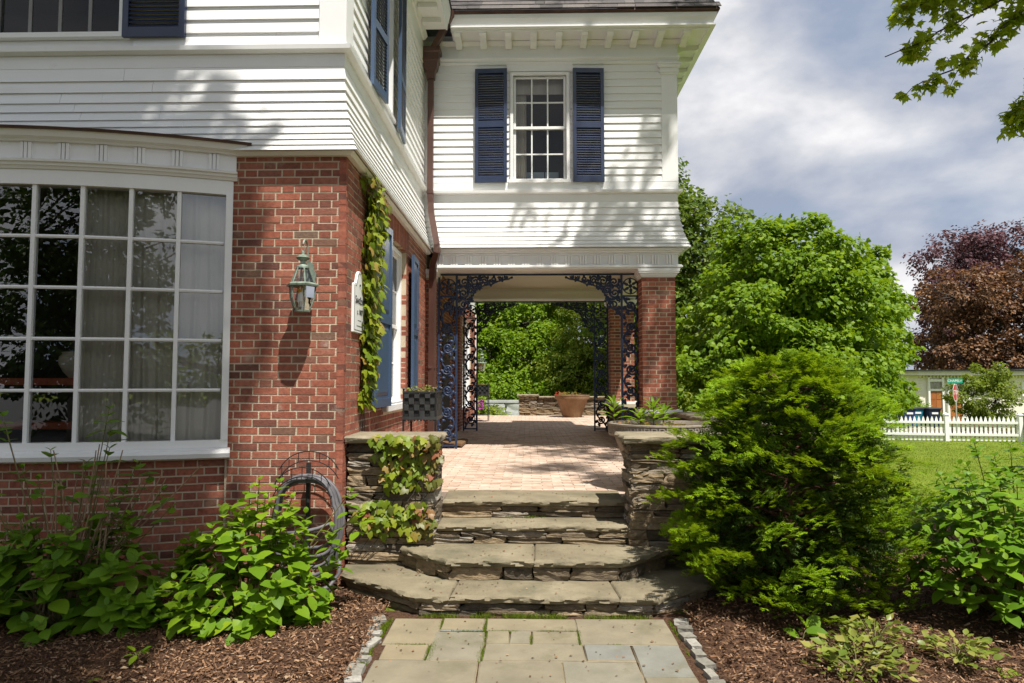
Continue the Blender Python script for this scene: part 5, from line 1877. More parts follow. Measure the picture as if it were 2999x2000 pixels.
def creep_pts(n):
    m = n
    x = np.empty(0); z = np.empty(0)
    while len(x) < m:
        a = rng.uniform(-1.50, -.73, 400); b = rng.uniform(.38, 1.25, 400)
        f = np.where(b > .80, np.clip((a + 1.42 - (1.2 - b) * .35) / .12, 0, 1) * (a > -1.42 + .5 * np.clip(1.0 - b, 0, 1)), 0)
        lowpatch = ((np.hypot((a + 1.22) / .24, (b - .56) / .14) < 1) | (np.hypot((a + .90) / .14, (b - .52) / .17) < 1)) * 1.
        k = rng.uniform(0, 1, 400) < np.maximum(f * .8, lowpatch * .85)
        x = np.concatenate([x, a[k]]); z = np.concatenate([z, b[k]])
    x, z = x[:m], z[:m]
    y = np.where(z > 1.17, 5.735, 5.79)
    return np.stack([x, y, z], -1)


vn = [[(-1.5 + .05 * k, 5.78, .2), (-1.35 + .1 * k, 5.77, .5), (-1.2 + .12 * k, 5.77, .75), (-1.05 + .1 * k, 5.76, 1.0), (-.95 + .05 * k, 5.74, 1.2)] for k in range(4)]
creeper('creeper', 'trailing green and russet creeper hanging over the left stone wall', L_IVY, M['ivy'], creep_pts, (0, -1, 0), 330, .045, .085, extra=lambda P: (P[:, 0] > -.88 + rng.normal(0, .06, len(P))) | (rng.uniform(0, 1, len(P)) < .08), vines=vn, thick=.05)


# ------------------------------------------------------------------ hydrangeas
def hydrangea(label, c, rx, ry, h, nsh, mat, l0, l1, canes=0, cane_h=1.2, tall=(), seed=0, low=.12):
    r = root('hydrangea', c, label, 'shrub', 'hydrangea bushes in the mulch beds')
    lr = np.random.default_rng(seed)
    Ps, Ds, Ns, Ss = [], [], [], []
    st = MB()
    shoots = []
    for i in range(nsh):
        a = lr.uniform(0, 2 * math.pi)
        e = math.asin(lr.uniform(low, 1))
        k = lr.uniform(.78, 1.0) if i % 4 else lr.uniform(.45, .75)
        tip = np.array([c[0] + rx * k * math.cos(e) * math.cos(a), c[1] + ry * k * math.cos(e) * math.sin(a), c[2] + h * k * math.sin(e)])
        shoots.append((tip, nrm(np.array([math.cos(a) * math.cos(e) * .62, math.sin(a) * math.cos(e) * .62, .78 + math.sin(e) * .5])), 3 if i % 3 else 4, 1.))
    for t in tall: shoots.append((np.array(t[:3]), np.array([.08, 0, 1.]), t[3], .8))
    for tip, ax, np_, sc in shoots:
        b = np.array([c[0] + (tip[0] - c[0]) * .18, c[1] + (tip[1] - c[1]) * .18, c[2]])
        mid = b * .45 + tip * .55 + np.array([0, 0, .06])
        if lr.uniform() < .45 or sc < 1: st.tube([tuple(b), tuple(mid), tuple(tip)], [.007, .005, .003], 4)
        ph = lr.uniform(0, math.pi)
        for q in range(np_):
            ln = lr.uniform(l0, l1) * (.45 + .33 * min(q, 2)) * sc
            pos = tip - ax * (.005 + .05 * q)
            for s in (0, math.pi):
                aa = ph + q * math.pi / 2 + s + lr.normal(0, .15)
                u = nrm(np.cross(ax, [0.3, .1, 1.]) if abs(ax[2]) < .95 else np.array([1., 0, 0]))
                v = np.cross(ax, u)
                out = u * math.cos(aa) + v * math.sin(aa)
                lift = 1.0 - .38 * q + lr.normal(0, .14)
                d = out + ax * lift + np.array([0, 0, -.12])
                Ps.append(pos); Ds.append(d); Ns.append(ax * 1.0 - out * lift * .8 + np.array([0, 0, .5]) + lr.normal(0, .16, 3)); Ss.append(ln)
    P = np.array(Ps); R = frames(np.array(Ds), np.array(Ns)); S = np.array(Ss)
    leaf_parts(r, L_HYD, R, S, P, mat)
    st.build('green_stem', M['stem'], r)
    for i in range(canes):
        a = lr.uniform(0, 2 * math.pi); k = lr.uniform(.1, .8)
        x0, y0 = c[0] + rx * .35 * k * math.cos(a), c[1] + ry * .35 * k * math.sin(a)
        hh = cane_h * lr.uniform(.6, 1.0)
        lx = lr.normal(.05, .14) + (.30 if i % 3 == 0 else 0)
        MB().tube([(x0, y0, c[2]), (x0 + lx * .3 + lr.normal(0, .02), y0, c[2] + hh * .4), (x0 + lx * .75 + lr.normal(0, .02), y0 + .02, c[2] + hh * .75), (x0 + lx + lr.normal(0, .02), y0 + lr.normal(0, .03), c[2] + hh)], [.007, .006, .005, .004], 5).build('cane', M['cane'], r)
    return r


hydrangea('leggy shaded hydrangea with bare tan canes in front of the bow window', (-3.22, 4.78, .03), .88, .44, .84, 125, M['hyd_dark'], .12, .18, canes=26, cane_h=1.22, seed=3,
          tall=[(-3.72, 4.78, 1.45, 3), (-3.70, 4.8, 1.32, 2), (-3.00, 4.85, 1.50, 4), (-2.98, 4.85, 1.36, 3), (-2.98, 4.84, 1.22, 3), (-2.78, 4.85, 1.12, 3), (-2.70, 4.87, 1.02, 3), (-2.86, 4.86, .95, 3), (-3.95, 4.8, 1.1, 3), (-3.5, 4.85, 1.0, 3), (-3.3, 4.8, .98, 3), (-3.15, 4.85, 1.12, 3), (-3.45, 4.9, 1.2, 3), (-3.62, 4.85, 1.08, 3), (-2.62, 4.9, .92, 3), (-2.55, 4.9, .8, 3), (-3.08, 4.8, 1.0, 3), (-2.9, 4.75, .92, 4), (-3.8, 4.75, .98, 4)])
hydrangea('full bright hydrangea bush between the bow window and the steps', (-1.95, 4.82, .03), .66, .46, .86, 140, M['hyd'], .11, .165, canes=7, cane_h=.7, seed=5,
          tall=[(-1.85, 4.72, 1.02, 4), (-1.80, 4.7, .90, 4), (-1.62, 4.72, .90, 4), (-1.72, 4.75, 1.0, 4), (-1.55, 4.8, .78, 4), (-1.70, 4.66, .80, 4), (-1.95, 4.8, .95, 4), (-1.28, 4.98, .90, 4), (-1.22, 5.0, .76, 4), (-1.40, 4.92, .66, 4), (-1.33, 4.92, .52, 4)])
hydrangea('broad dense hydrangea bush at the right edge beside the lawn', (3.50, 5.0, .03), .95, .68, 1.32, 340, M['hyd_dark'], .085, .13, canes=8, cane_h=.5, seed=9, low=.2)

# small plants in the mulch
small_plant('seedling', 'single small seedling alone in the left mulch', 'plant', (-2.33, 4.13, .04), 9, L_HYD, .04, .075, M['hyd'], .05, .06)
small_plant('seedling', 'leafy sprout cut off at the left edge of the mulch', 'plant', (-3.42, 4.18, .04), 12, L_HYD, .06, .10, M['hyd'], .07, .13)
small_plant('hosta', 'low plant with two broad round leaves at the foot of the cypress', 'plant', (1.76, 4.52, .04), 6, L_HYD, .11, .15, M['hyd'], .07, .07)
small_plant('astilbe', 'larger bronze-green astilbe clump nearest the camera at bottom right', 'plant', (1.86, 4.0, .04), 190, L_SIMPLE, .035, .085, M['astilbe'], .30, .20, group='astilbe clumps in the right mulch')
small_plant('astilbe', 'astilbe clump with a tall pale spray behind the nearest one', 'plant', (2.12, 4.32, .04), 130, L_SIMPLE, .03, .075, M['astilbe'], .22, .24, group='astilbe clumps in the right mulch')
small_plant('astilbe', 'grey-green rounded astilbe clump farther right under the big hydrangea', 'plant', (2.55, 4.22, .04), 120, L_HYD, .035, .065, M['astilbe'], .24, .15, group='astilbe clumps in the right mulch')


# ------------------------------------------------------------------ cypress
def spray_template():
    """flat fan of scale foliage, length 1 along +y, made of narrow pointed branchlets"""
    v, f = [], []
    r = random.Random(4)

    def blade(p, a, l, w, z):
        d = np.array([math.sin(a), math.cos(a)]); s = np.array([d[1], -d[0]])
        k = len(v)
        for q_, zz_ in ((p - s * w, z), (p + s * w, z), (p + d * l * .6 + s * w * 1.1, z + .01), (p + d * l, z - .05 * l), (p + d * l * .6 - s * w * 1.1, z + .01)):
            v.append((q_[0], q_[1], zz_))
        f.append((k, k + 1, k + 2)); f.append((k, k + 2, k + 4)); f.append((k + 4, k + 2, k + 3))
    def tri(p, a, l, w, z):
        d = np.array([math.sin(a), math.cos(a)]); s_ = np.array([d[1], -d[0]])
        k = len(v)
        for q_, zz_ in ((p - s_ * w, z), (p + s_ * w, z), (p + d * l, z - .05 * l)): v.append((q_[0], q_[1], zz_))
        f.append((k, k + 1, k + 2))

    for i in range(4):
        t = i / 3
        p = np.array([0., .05 + .66 * t])
        for s in (-1, 1):
            l = .52 * (1 - .5 * t)
            a = s * (.80 - .25 * t + r.uniform(-.12, .12))
            z = -.08 * t * t + r.uniform(-.04, .04)
            tri(p, a, l, .062, z)
            pp = p + np.array([math.sin(a), math.cos(a)]) * l * .4
            tri(pp, a + s * .6, l * .5, .055, z + r.uniform(-.04, .04))
    tri(np.array([0., .3]), 0, .75, .04, 0)
    return np.array(v), np.array(f)


L_SPRAY = spray_template()


def cypress():
    c = np.array([2.02, 5.28, .0])
    r = root('hinoki_cypress', tuple(c), 'bushy bright green cypress with layered sprays right of the steps', 'conifer')
    MB().tube([(2.02, 5.28, -.02), (1.98, 5.26, .4), (1.96, 5.28, .9), (1.99, 5.3, 1.4), (2.0, 5.3, 1.7)], [.065, .055, .045, .03, .012], 8).build('trunk', M['redbark'], r, smooth='all')
    tips, axes, sizes = [], [], []
    br = MB()
    # layered boughs: each bough is a flattened pad of sprays
    nb_ = 250
    dark = []
    for i in range(nb_):
        z = .12 + 1.76 * (i + rng.uniform(0, 1)) / nb_
        rad = np.interp(z, [0, .3, .7, 1.1, 1.4, 1.7, 1.95], [.70, .88, .95, .90, .78, .58, .28])
        a = i * 2.399 + rng.normal(0, .25)
        rr = rad * rng.uniform(.72, 1.10) * (1 + .10 * math.sin(3 * a + z * 4))
        e = np.array([c[0] + rr * math.cos(a), c[1] + rr * math.sin(a) * .88, z])
        if i % 3 == 0:
            s = np.array([c[0], c[1], max(.12, z - .14)])
            e2 = s * .3 + e * .7
            br.tube([tuple(s), tuple(s * .5 + e2 * .5 + np.array([0, 0, .05])), tuple(e2)], [.012, .008, .003], 4)
        tilt = rng.uniform(-.05, .5)
        yawj = rng.normal(0, .45)
        out = np.array([math.cos(a + yawj) * math.cos(tilt), math.sin(a + yawj) * math.cos(tilt), math.sin(tilt)])
        side = nrm(np.array([-math.sin(a + yawj), math.cos(a + yawj), rng.normal(0, .35)]))
        upv = np.cross(out, side); upv = upv if upv[2] > 0 else -upv
        Lp, Wp = rng.uniform(.20, .36), rng.uniform(.09, .17)
        m = 52
        for k in range(m):
            w = rng.uniform(0, 1) ** .85
            u = rng.uniform(-1, 1)
            wd = .30 + .70 * math.sin(math.pi * (.12 + .8 * w))
            p = e - out * (w * Lp) + side * (u * Wp * wd) + upv * (.05 * (1 - u * u) - .05 * (1 - w) ** 2 + rng.normal(0, .014))
            d = out * (.75 + rng.normal(0, .15)) + side * (u * .75 + rng.normal(0, .18)) + upv * rng.normal(.10, .18)
            tips.append(p); axes.append((d, upv + rng.normal(0, .22, 3))); sizes.append(rng.uniform(.055, .095) * (1.15 - .3 * (1 - w)))
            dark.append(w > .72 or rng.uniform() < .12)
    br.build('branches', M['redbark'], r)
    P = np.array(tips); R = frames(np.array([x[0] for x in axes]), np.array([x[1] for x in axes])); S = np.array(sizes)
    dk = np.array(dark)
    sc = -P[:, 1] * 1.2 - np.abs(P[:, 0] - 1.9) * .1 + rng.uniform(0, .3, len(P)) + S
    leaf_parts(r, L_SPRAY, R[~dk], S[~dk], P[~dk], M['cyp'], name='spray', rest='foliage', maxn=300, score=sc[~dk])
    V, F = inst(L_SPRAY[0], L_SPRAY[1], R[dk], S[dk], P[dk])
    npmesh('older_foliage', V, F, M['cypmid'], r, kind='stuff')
    # inner sprays, their shade put into a darker leaf colour
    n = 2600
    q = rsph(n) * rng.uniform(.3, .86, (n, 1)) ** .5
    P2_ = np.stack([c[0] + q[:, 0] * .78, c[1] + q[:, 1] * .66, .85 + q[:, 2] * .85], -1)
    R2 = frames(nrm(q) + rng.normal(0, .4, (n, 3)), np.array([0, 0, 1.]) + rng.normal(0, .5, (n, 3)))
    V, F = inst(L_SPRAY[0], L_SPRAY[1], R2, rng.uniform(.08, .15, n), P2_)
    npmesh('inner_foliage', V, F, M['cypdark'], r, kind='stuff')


cypress()


# ------------------------------------------------------------------ trees
def tree(name, label, foot, blobs, n_cl, per, cl_r, leaf, L, mat, trunk_r, cat='tree', group=None, flat=.65, up=.45, inner=.25, trunk_top=None, wood='bark', mats2=None, twig=True, spread=1.0, smooth=False):
    """crown of leaf clumps spread through the given ellipsoids, tapered trunk and limbs"""
    r = root(name, foot, label, cat, group)
    B = np.array(blobs, float)
    w = (B[:, 3] * B[:, 4] * B[:, 5]) ** (2 / 3)
    k = rng.choice(len(B), n_cl, p=w / w.sum())
    u = rsph(n_cl)
    rad = np.where(rng.uniform(0, 1, n_cl) < inner, rng.uniform(.35, .8, n_cl), rng.uniform(.82, 1.03, n_cl))
    rad *= 1 + .10 * np.sin(u[:, 0] * 7 + u[:, 2] * 5 + k)
    C = B[k, :3] + u * B[k, 3:6] * rad[:, None]
    m = n_cl * per
    ci = np.repeat(np.arange(n_cl), per)
    q = rsph(m) * (rng.uniform(0, 1, m) ** .45)[:, None]
    cs = cl_r * rng.uniform(.6, 1.35, n_cl)
    P = C[ci] + q * np.array([1, 1, flat]) * cs[ci][:, None]
    outw = nrm(u[ci] * .8 + q * .9)
    Nn = outw * .55 + np.array([0, 0, up]) + rng.normal(0, .42, (m, 3))
    D = np.cross(Nn, rsph(m)) + outw * .35 + np.array([0, 0, -.25])
    S = leaf * rng.uniform(.65, 1.25, m)
    V, F = inst(L[0], L[1], frames(D, Nn), S, P)
    npmesh('crown', V, F, mat, r, smooth=smooth)
    cen = B[:, :3].mean(0)
    tt = np.array(trunk_top) if trunk_top is not None else np.array([cen[0], cen[1], cen[2]])
    f = np.array(foot, float)
    tb = MB()
    mid = f * .5 + tt * .5 + np.array([rng.normal(0, .1), rng.normal(0, .1), 0])
    tb.tube([tuple(f - np.array([0, 0, .1])), tuple(f * .85 + mid * .15), tuple(mid), tuple(tt)], [trunk_r * 1.35, trunk_r, trunk_r * .8, trunk_r * .4], 9)
    tb.build('trunk', M[wood], r, smooth='all')
    lb = MB()
    for b in B:
        a0 = f * (.45) + tt * .55
        a0 = a0 + (tt - a0) * rng.uniform(0, .6)
        e = b[:3]
        lb.tube([tuple(a0), tuple(a0 * .5 + e * .5 + np.array([0, 0, .12 * np.linalg.norm(e - a0)])), tuple(e)], [trunk_r * .42, trunk_r * .26, trunk_r * .1], 6)
    if twig:
        for i in range(0, n_cl, max(1, n_cl // 140)):
            e = B[k[i], :3]
            mm = e * .5 + C[i] * .5 + rng.normal(0, .1 * cl_r, 3)
            lb.tube([tuple(e), tuple(mm), tuple(C[i])], [trunk_r * .12, trunk_r * .08, trunk_r * .03], 4)
    lb.build('limbs', M[wood], r, smooth='all')
    return r


gy = lambda x, y: float(gz(np.array(x), np.array(y)))
# main maple right of the porch, and its neighbours
tree('maple_tree', 'bright green rounded maple just right of the porch, behind the cypress', (6.7, 17.5, gy(6.7, 17.5)),
     [(5.6, 17.2, 2.6, 2.0, 1.9, 1.7), (7.3, 17.6, 2.7, 2.0, 1.9, 1.9), (6.5, 17.4, 4.3, 1.8, 1.7, 1.4), (8.0, 17.8, 1.6, 1.3, 1.6, 1.2), (4.9, 16.8, 1.3, 1.6, 1.5, 1.2), (6.6, 16.2, 1.4, 1.8, 1.4, 1.2)], 420, 150, .46, .115, L_IVY, M['maple'], .16)
tree('maple_tree', 'second bright green maple right of the rounded one, reaching over the garage side', (9.6, 20.0, gy(9.6, 20)),
     [(8.7, 20, 3.3, 1.6, 1.7, 1.6), (9.6, 20.2, 2.7, 1.2, 1.4, 1.3), (10.3, 20.4, 4.2, .65, .7, 1.3), (8.6, 19.6, .9, 1.05, 1.5, 1.0), (9.2, 20.2, 4.6, .8, .9, .9)], 260, 130, .46, .12, L_IVY, M['maple'], .15)
tree('linden_tree', 'taller olive-green tree rising behind the porch corner', (5.6, 27, gy(5.6, 27)),
     [(6.2, 27, 6.9, 2.2, 2.2, 2.0), (4.6, 27, 8.0, 2.4, 2.2, 2.2), (8.0, 27.4, 5.6, 2.2, 2.0, 1.8), (6.2, 27, 4.0, 2.6, 2.2, 1.8), (4.5, 27, 5, 2, 2, 2)], 330, 70, .75, .22, L_SIMPLE, M['dark_tree'], .28, inner=.15)
# trees seen through the porch
tree('ash_tree', 'broad sunlit green tree filling the middle of the porch opening', (-.3, 31, gy(0, 31)),
     [(-.4, 33, 4.4, 2.4, 1.6, 1.8), (-2.4, 31.6, 2.6, 2.0, 1.5, 1.5), (.6, 31.4, 2.6, 2.0, 1.5, 1.4), (-1.0, 34.5, 6.6, 2.6, 1.8, 1.6), (-3.8, 33, 4.5, 2, 1.6, 1.8), (-1.2, 29.8, .9, 2.2, 1.3, 1.1), (1.0, 29.6, .7, 1.6, 1.2, 1.0)], 560, 80, .55, .17, L_SIMPLE, M['maple'], .2)
tree('birch_tree', 'yellow-green fine-leaved tree at the right of the porch opening', (3.0, 29, gy(3, 29)),
     [(3.0, 30.6, 3.6, 1.8, 1.3, 1.3), (2.2, 29.2, 1.9, 1.6, 1.2, 1.1), (4.2, 29.2, 1.8, 1.5, 1.2, 1.2), (3.0, 32.2, 5.6, 2.0, 1.4, 1.4), (3.2, 28.2, .6, 1.6, 1.0, .9)], 380, 80, .42, .14, L_SIMPLE, M['maple2'], .13)
tree('elm_tree', 'tall light green tree farthest back in the porch opening', (.5, 42, gy(.5, 42)),
     [(-5, 38, 1.2, 3, 1.5, 2.2), (-1, 38.5, 1.2, 3, 1.5, 2.2), (3, 38, 1.2, 3, 1.5, 2.2), (7, 38, 1.2, 3, 1.5, 2.2), (-4, 42, 5, 4.5, 3, 4.5), (4, 42, 5.5, 4.5, 3, 4.5), (0, 43, 8.5, 5, 3, 4), (-8, 44, 5, 4, 3, 5), (9, 44, 4, 3, 3, 4)], 700, 60, 1.1, .34, L_SIMPLE, M['maple2'], .35)
tree('lilac_bush', 'pale loose shrub at the left foot of the porch view', (-2.6, 25.5, gy(-2.6, 25.5)),
     [(-2.6, 25.5, .8, 1.1, .9, 1.0), (-1.6, 25.7, .2, .8, .7, .6)], 90, 60, .3, .12, L_SIMPLE, M['maple2'], .05, cat='shrub')
# copper beeches beyond the garage
tree('copper_beech', 'large rust-brown copper beech behind the garage', (31.5, 54, -1.2),
     [(32.8, 52.5, 8.0, 2.9, 3, 2.4), (32.2, 52.5, 4.2, 2.4, 3, 2.4), (35.0, 52, 6.0, 2.6, 3, 2.2), (38.6, 52, 8.8, 2.9, 3, 3.0), (39.5, 52, 4.0, 3.0, 3, 2.6), (35.5, 52, 3.0, 3.2, 3, 1.8)], 430, 64, .72, .27, L_SIMPLE, M['copperleaf'], .45, inner=.2)
tree('purple_beech', 'dark purple beech crown showing above the copper beech', (35, 62, -1.2),
     [(37.6, 60, 12.0, 3.8, 3, 2.6), (42, 61, 12.6, 4.4, 3, 2.6), (39.5, 60, 9, 4.6, 3, 3), (36.5, 60, 8.6, 2.4, 3, 2.6), (36.5, 60, 5, 2.6, 3, 3)], 380, 60, .95, .30, L_SIMPLE, M['purpleleaf'], .45, inner=.2, flat=.9)
tree('serviceberry_tree', 'airy pale green small tree in front of the garage', (23.9, 36.5, -1.2),
     [(23.35, 36.5, .9, 1.2, 1.2, 1.1), (24.5, 36.5, .6, 1.15, 1.2, 1.2), (24.0, 36.5, 1.9, 1.0, 1.0, .7), (23.5, 36.5, -.2, .8, 1, .8)], 190, 60, .30, .13, L_SIMPLE, M['maple2'], .07, inner=.4)
tree('golden_shrub', 'clipped golden yellow shrub beside the brick fence pier', (19.6, 27.5, -.9), [(19.7, 27.4, -.28, .65, .6, .52), (19.2, 27.3, -.55, .45, .4, .4)], 90, 55, .16, .07, L_SIMPLE, M['yellowshrub'], .03, cat='shrub', twig=False)
tree('rhododendron', 'rounded green shrub left of the garage beside the bins', (20.9, 40, -1.2), [(20.6, 40, .3, 1.6, 1.3, 1.3), (22.0, 40, -.2, 1.4, 1.2, 1.0)], 120, 60, .36, .16, L_SIMPLE, M['maple'], .08, cat='shrub', twig=False)
tree('hedge_tree', 'mixed green trees closing the view behind the garage roof', (22, 62, -1.2), [(18, 62, 3, 5, 3, 4), (26, 64, 3.2, 5, 3, 3.6), (12, 62, 3, 4, 3, 4)], 260, 50, 1.0, .4, L_SIMPLE, M['dark_tree'], .3)

# ------------------------------------------------------------------ overhanging trees near the camera
def back(t, zc):
    """where the sun's ray to point t crosses height zc"""
    t = np.array(t, float)
    s = (zc - t[2]) / 146.
    return (t[0] + 38 * s, t[1] - 60 * s, zc)


lt = [(u, v, z, r, r, .6) for u, v, z, r in ((-1.65, 2.5, 13.6, 1.0), (-2.3, 1.6, 13.4, 1.2), (-.8, 1.30, 13.5, .68), (-.25, .88, 13.4, .62), (-.7, .2, 13.6, 1.05), (.1, -.05, 13.5, .80), (.12, -.9, 13.4, .85),
      (.3, -2.0, 13.6, 1.05), (-1.6, -.4, 13.8, 1.5), (-1.5, -2.2, 13.8, 1.6), (-3.7, 1.2, 13.6, 1.8), (-3.6, -1.6, 13.9, 2.0), (-5.2, 3.0, 13.8, 1.8))]
tree('oak_tree', 'spreading tree whose crown overhangs the lawn in front of the house', (-6.5, -5.0, 0), lt, 430, 85, .46, .17, L_MAPLE, M['overhang'], .32, inner=.5, flat=.7, trunk_top=(-4.6, -2.0, 12.6))
tree('oak_tree', 'unseen dark tree added behind the viewpoint to darken the bow window reflections', (-8, -15, 0), [(-7, -14, 6, 4, 2.5, 4), (-3.6, -14.5, 5.2, 2.4, 2.4, 3.6), (-11, -14, 6, 4, 3, 5), (-5, -15, 9.5, 4, 3, 3), (-4.5, -13.5, 1.8, 3.6, 1.6, 1.8), (-10, -13, 2, 4, 2, 2), (-6, -16.5, 5, 4, 2, 5)], 520, 90, .8, .22, L_SIMPLE, M['cypdark'], .4)  # invented tree with darkened leaves, added to darken the bow glass reflections
tree('hedge_tree', 'unseen line of distant trees added behind the viewpoint for the bow window reflections', (12, -45, 0), [(2, -45, 2.4, 5, 3, 2.6), (11, -46, 2.6, 6, 3, 3.2), (22, -44, 2.5, 6, 3, 3), (34, -40, 3, 7, 4, 4), (-10, -46, 4, 7, 3, 5)], 220, 50, 1.3, .6, L_SIMPLE, M['dark_tree'], .4)  # invented treeline out of view, added for what the bow glass mirrors
rt = [(4.1, 2.5, 14, .85, .85, .5), (4.4, 4.4, 14.2, 1.1, 1.0, .5), (4.4, 5.9, 15, 1.4, 1.2, .6), (6.8, 4.5, 13, 2.2, 2, 1.8), (4.9, 7.0, 8.8, 1.4, 1.3, .9), (6.0, 5.2, 8.2, 1.7, 1.6, 1.3), (7.4, 4.4, 9.5, 2.0, 1.8, 1.5), (6.6, 7.6, 7.6, 1.5, 1.4, 1.2)]
big = tree('norway_maple', 'leafy maple whose branch hangs into the sky at top right', (8.4, 4.6, 0), rt, 230, 52, .48, .14, L_MAPLE, M['overhang'], .24, inner=.35, flat=.7, trunk_top=(7.4, 4.6, 8.2))


def bough(parent):
    """the visible hanging bough: drooping twigs with maple leaves"""
    wd = MB()
    P, D, Nn, S = [], [], [], []
    st = np.array([7.2, 7.0, 6.3])
    main = [((7.2, 7.0, 6.2), (5.9, 6.95, 5.75), (5.0, 6.9, 5.35), (4.35, 6.85, 5.0), (3.75, 6.8, 4.72)),
            ((6.8, 7.0, 6.3), (5.7, 6.95, 6.0), (4.9, 6.9, 5.78), (4.3, 6.85, 5.62), (4.0, 6.8, 5.50)),
            ((6.8, 7.0, 5.9), (5.6, 6.9, 5.45), (4.9, 6.9, 4.95), (4.45, 6.85, 4.60), (4.1, 6.8, 4.45)),
            ((6.9, 7.0, 5.7), (5.9, 6.9, 5.3), (5.45, 6.85, 4.75), (5.2, 6.8, 4.35), (5.08, 6.8, 4.10)),
            ((6.8, 7.1, 6.6), (5.6, 7.1, 6.3), (5.0, 7.1, 6.05), (4.6, 7.1, 5.9), (4.3, 7.1, 5.85)),
            ((6.9, 7.0, 5.6), (6.2, 6.9, 5.0), (5.8, 6.85, 4.5), (5.5, 6.8, 4.2), (5.3, 6.8, 4.0)),
            ((6.9, 7.2, 6.9), (5.8, 7.1, 6.45), (5.3, 7.0, 6.1), (5.0, 7.0, 5.75), (4.75, 6.9, 5.55)),
            ((6.9, 7.0, 6.4), (6.1, 6.9, 5.95), (5.6, 6.85, 5.6), (5.25, 6.8, 5.25), (4.95, 6.8, 5.0)),
            ((6.9, 6.9, 6.0), (5.5, 6.75, 5.7), (4.8, 6.7, 5.45), (4.3, 6.7, 5.25), (3.95, 6.7, 5.18))]
    for b in main:
        b = np.array(b) + np.array([-.14, 0, .24])
        ts = np.linspace(0, 1, 17)
        cur = np.stack([np.interp(ts, np.linspace(0, 1, 5), b[:, i]) for i in range(3)], -1)
        cur[1:-1] += rng.normal(0, .018, (15, 3))
        wd.tube([tuple(p) for p in cur], [.017 * (1 - .8 * t) + .002 for t in ts], 5)
        for i in range(3, 17):
            for s in (-1, 1):
                if rng.uniform() < .22: continue
                t = cur[min(i + 1, 16)] - cur[i - 1]
                t = t / np.linalg.norm(t)
                ln = rng.uniform(.12, .42) * (1.15 - .5 * i / 16)
                dv = t * .8 + np.array([0, rng.normal(0, .5), s * rng.uniform(.15, .7) - .12])
                e = cur[i] + dv / np.linalg.norm(dv) * ln
                m = cur[i] * .5 + e * .5 + np.array([0, 0, .02])
                wd.tube([tuple(cur[i]), tuple(m), tuple(e)], [.005, .004, .0025], 4)
                for q in range(int(rng.integers(9, 18))):
                    f = rng.uniform(.35, 1.05)
                    p = cur[i] * (1 - f) + e * f + rng.normal(0, .035, 3)
                    P.append(p); D.append(np.array([rng.normal(-.2, .5), rng.normal(0, .5), -.7 + rng.normal(0, .3)]))
                    Nn.append(np.array([rng.normal(0, .4), rng.normal(-.35, .4), .8])); S.append(rng.uniform(.06, .12))
    wd.build('hanging_twigs', M['bark'], parent)
    leaf_parts(parent, L_MAPLE, frames(np.array(D), np.array(Nn)), np.array(S), np.array(P), M['overhang'])


bough(big)

# ------------------------------------------------------------------ street side
def fence():
    r = root('picket_fence', (15, 24.5, -.45), 'white picket fence along the far edge of the lawn', 'fence')
    a, b = np.array([10.5, 25.6]), np.array([17.0, 24.1])
    L = np.linalg.norm(b - a); u = (b - a) / L
    rz = math.atan2(u[1], u[0])
    pk = MB()
    pk.prism([(-.04, 0), (.04, 0), (.04, .74), (.028, .80), (0, .86), (-.028, .80), (-.04, .74)], -.011, .011, lambda x, z, d: (x, d, z))
    pme = pk.mesh('picket'); pme.materials.append(M['sign_white'])
    n = int(L / .137)
    zb = lambda t: -.47 + .0 * t
    for i in range(n):
        p = a + u * (i + .5) * L / n
        put('picket', pme, r, (p[0], p[1], gy(*p) + .02), (1, 1, 1), rz)
    for z in (.20, .26 + .36):
        for (t0, t1) in ((0, .65), (.67, 1)):
            p, q = a + u * L * t0, a + u * L * t1
            o = np.array([u[1], -u[0]]) * .014
            m = MB()
            pz, qz = gy(*p) + z, gy(*q) + z
            v = []
            for (pt, zz_) in ((p, pz), (q, qz)):
                for dd in (0, .04):
                    for h in (0, .085):
                        w = pt + o + np.array([u[1], -u[0]]) * dd
                        v.append((w[0], w[1], zz_ + h))
            m.add(v, [(0, 1, 3, 2), (4, 6, 7, 5), (0, 4, 5, 1), (2, 3, 7, 6), (1, 5, 7, 3), (0, 2, 6, 4)])
            fixn(m.build('rail', M['sign_white'], r))
    for t in (0., .66, 1.0):
        p = a + u * L * t
        m = MB()
        z = gy(*p) - .05
        m.box(p[0] - .065, p[0] + .065, p[1] - .065, p[1] + .065, z, z + .97)
        m.box(p[0] - .085, p[0] + .085, p[1] - .085, p[1] + .085, z + .9701, z + 1.0)
        m.loft([[(p[0] + sx * w, p[1] + sy * w, z + h) for sx, sy in ((-1, -1), (1, -1), (1, 1), (-1, 1))] for w, h in ((.075, 1.0005), (.0, 1.06))])
        m.build('post', M['sign_white'], r)


fence()
pier = root('brick_pier', (17.6, 24.0, -.5), 'square brick gate pier at the right end of the picket fence', 'pier')
pc = MB(); pc.box(17.22, 18.0, 23.7, 24.4, -.6, .50); pc.build('mortar_core', M['mortar'], pier)
k = 0
z = -.5
while z < .48:
    x = 17.21 - (.1 if k % 2 else 0)
    while x < 18.0:
        xa, xb = max(x, 17.21), min(x + .2, 18.01)
        if xb - xa > .04: put('brick', random.choice(BRK), pier, ((xa + xb) / 2, 23.72, z + .033), (xb - xa - .012, .06, .056), 0)
        x += .21
    y = 23.7
    while y < 24.3:
        put('brick', random.choice(BRK), pier, (17.235, y + .1, z + .033), (.198, .06, .056), math.pi / 2); y += .21
    z += .067; k += 1
MB().box(17.16, 18.06, 23.64, 24.46, .50, .56).build('coping', M['coping'], pier)

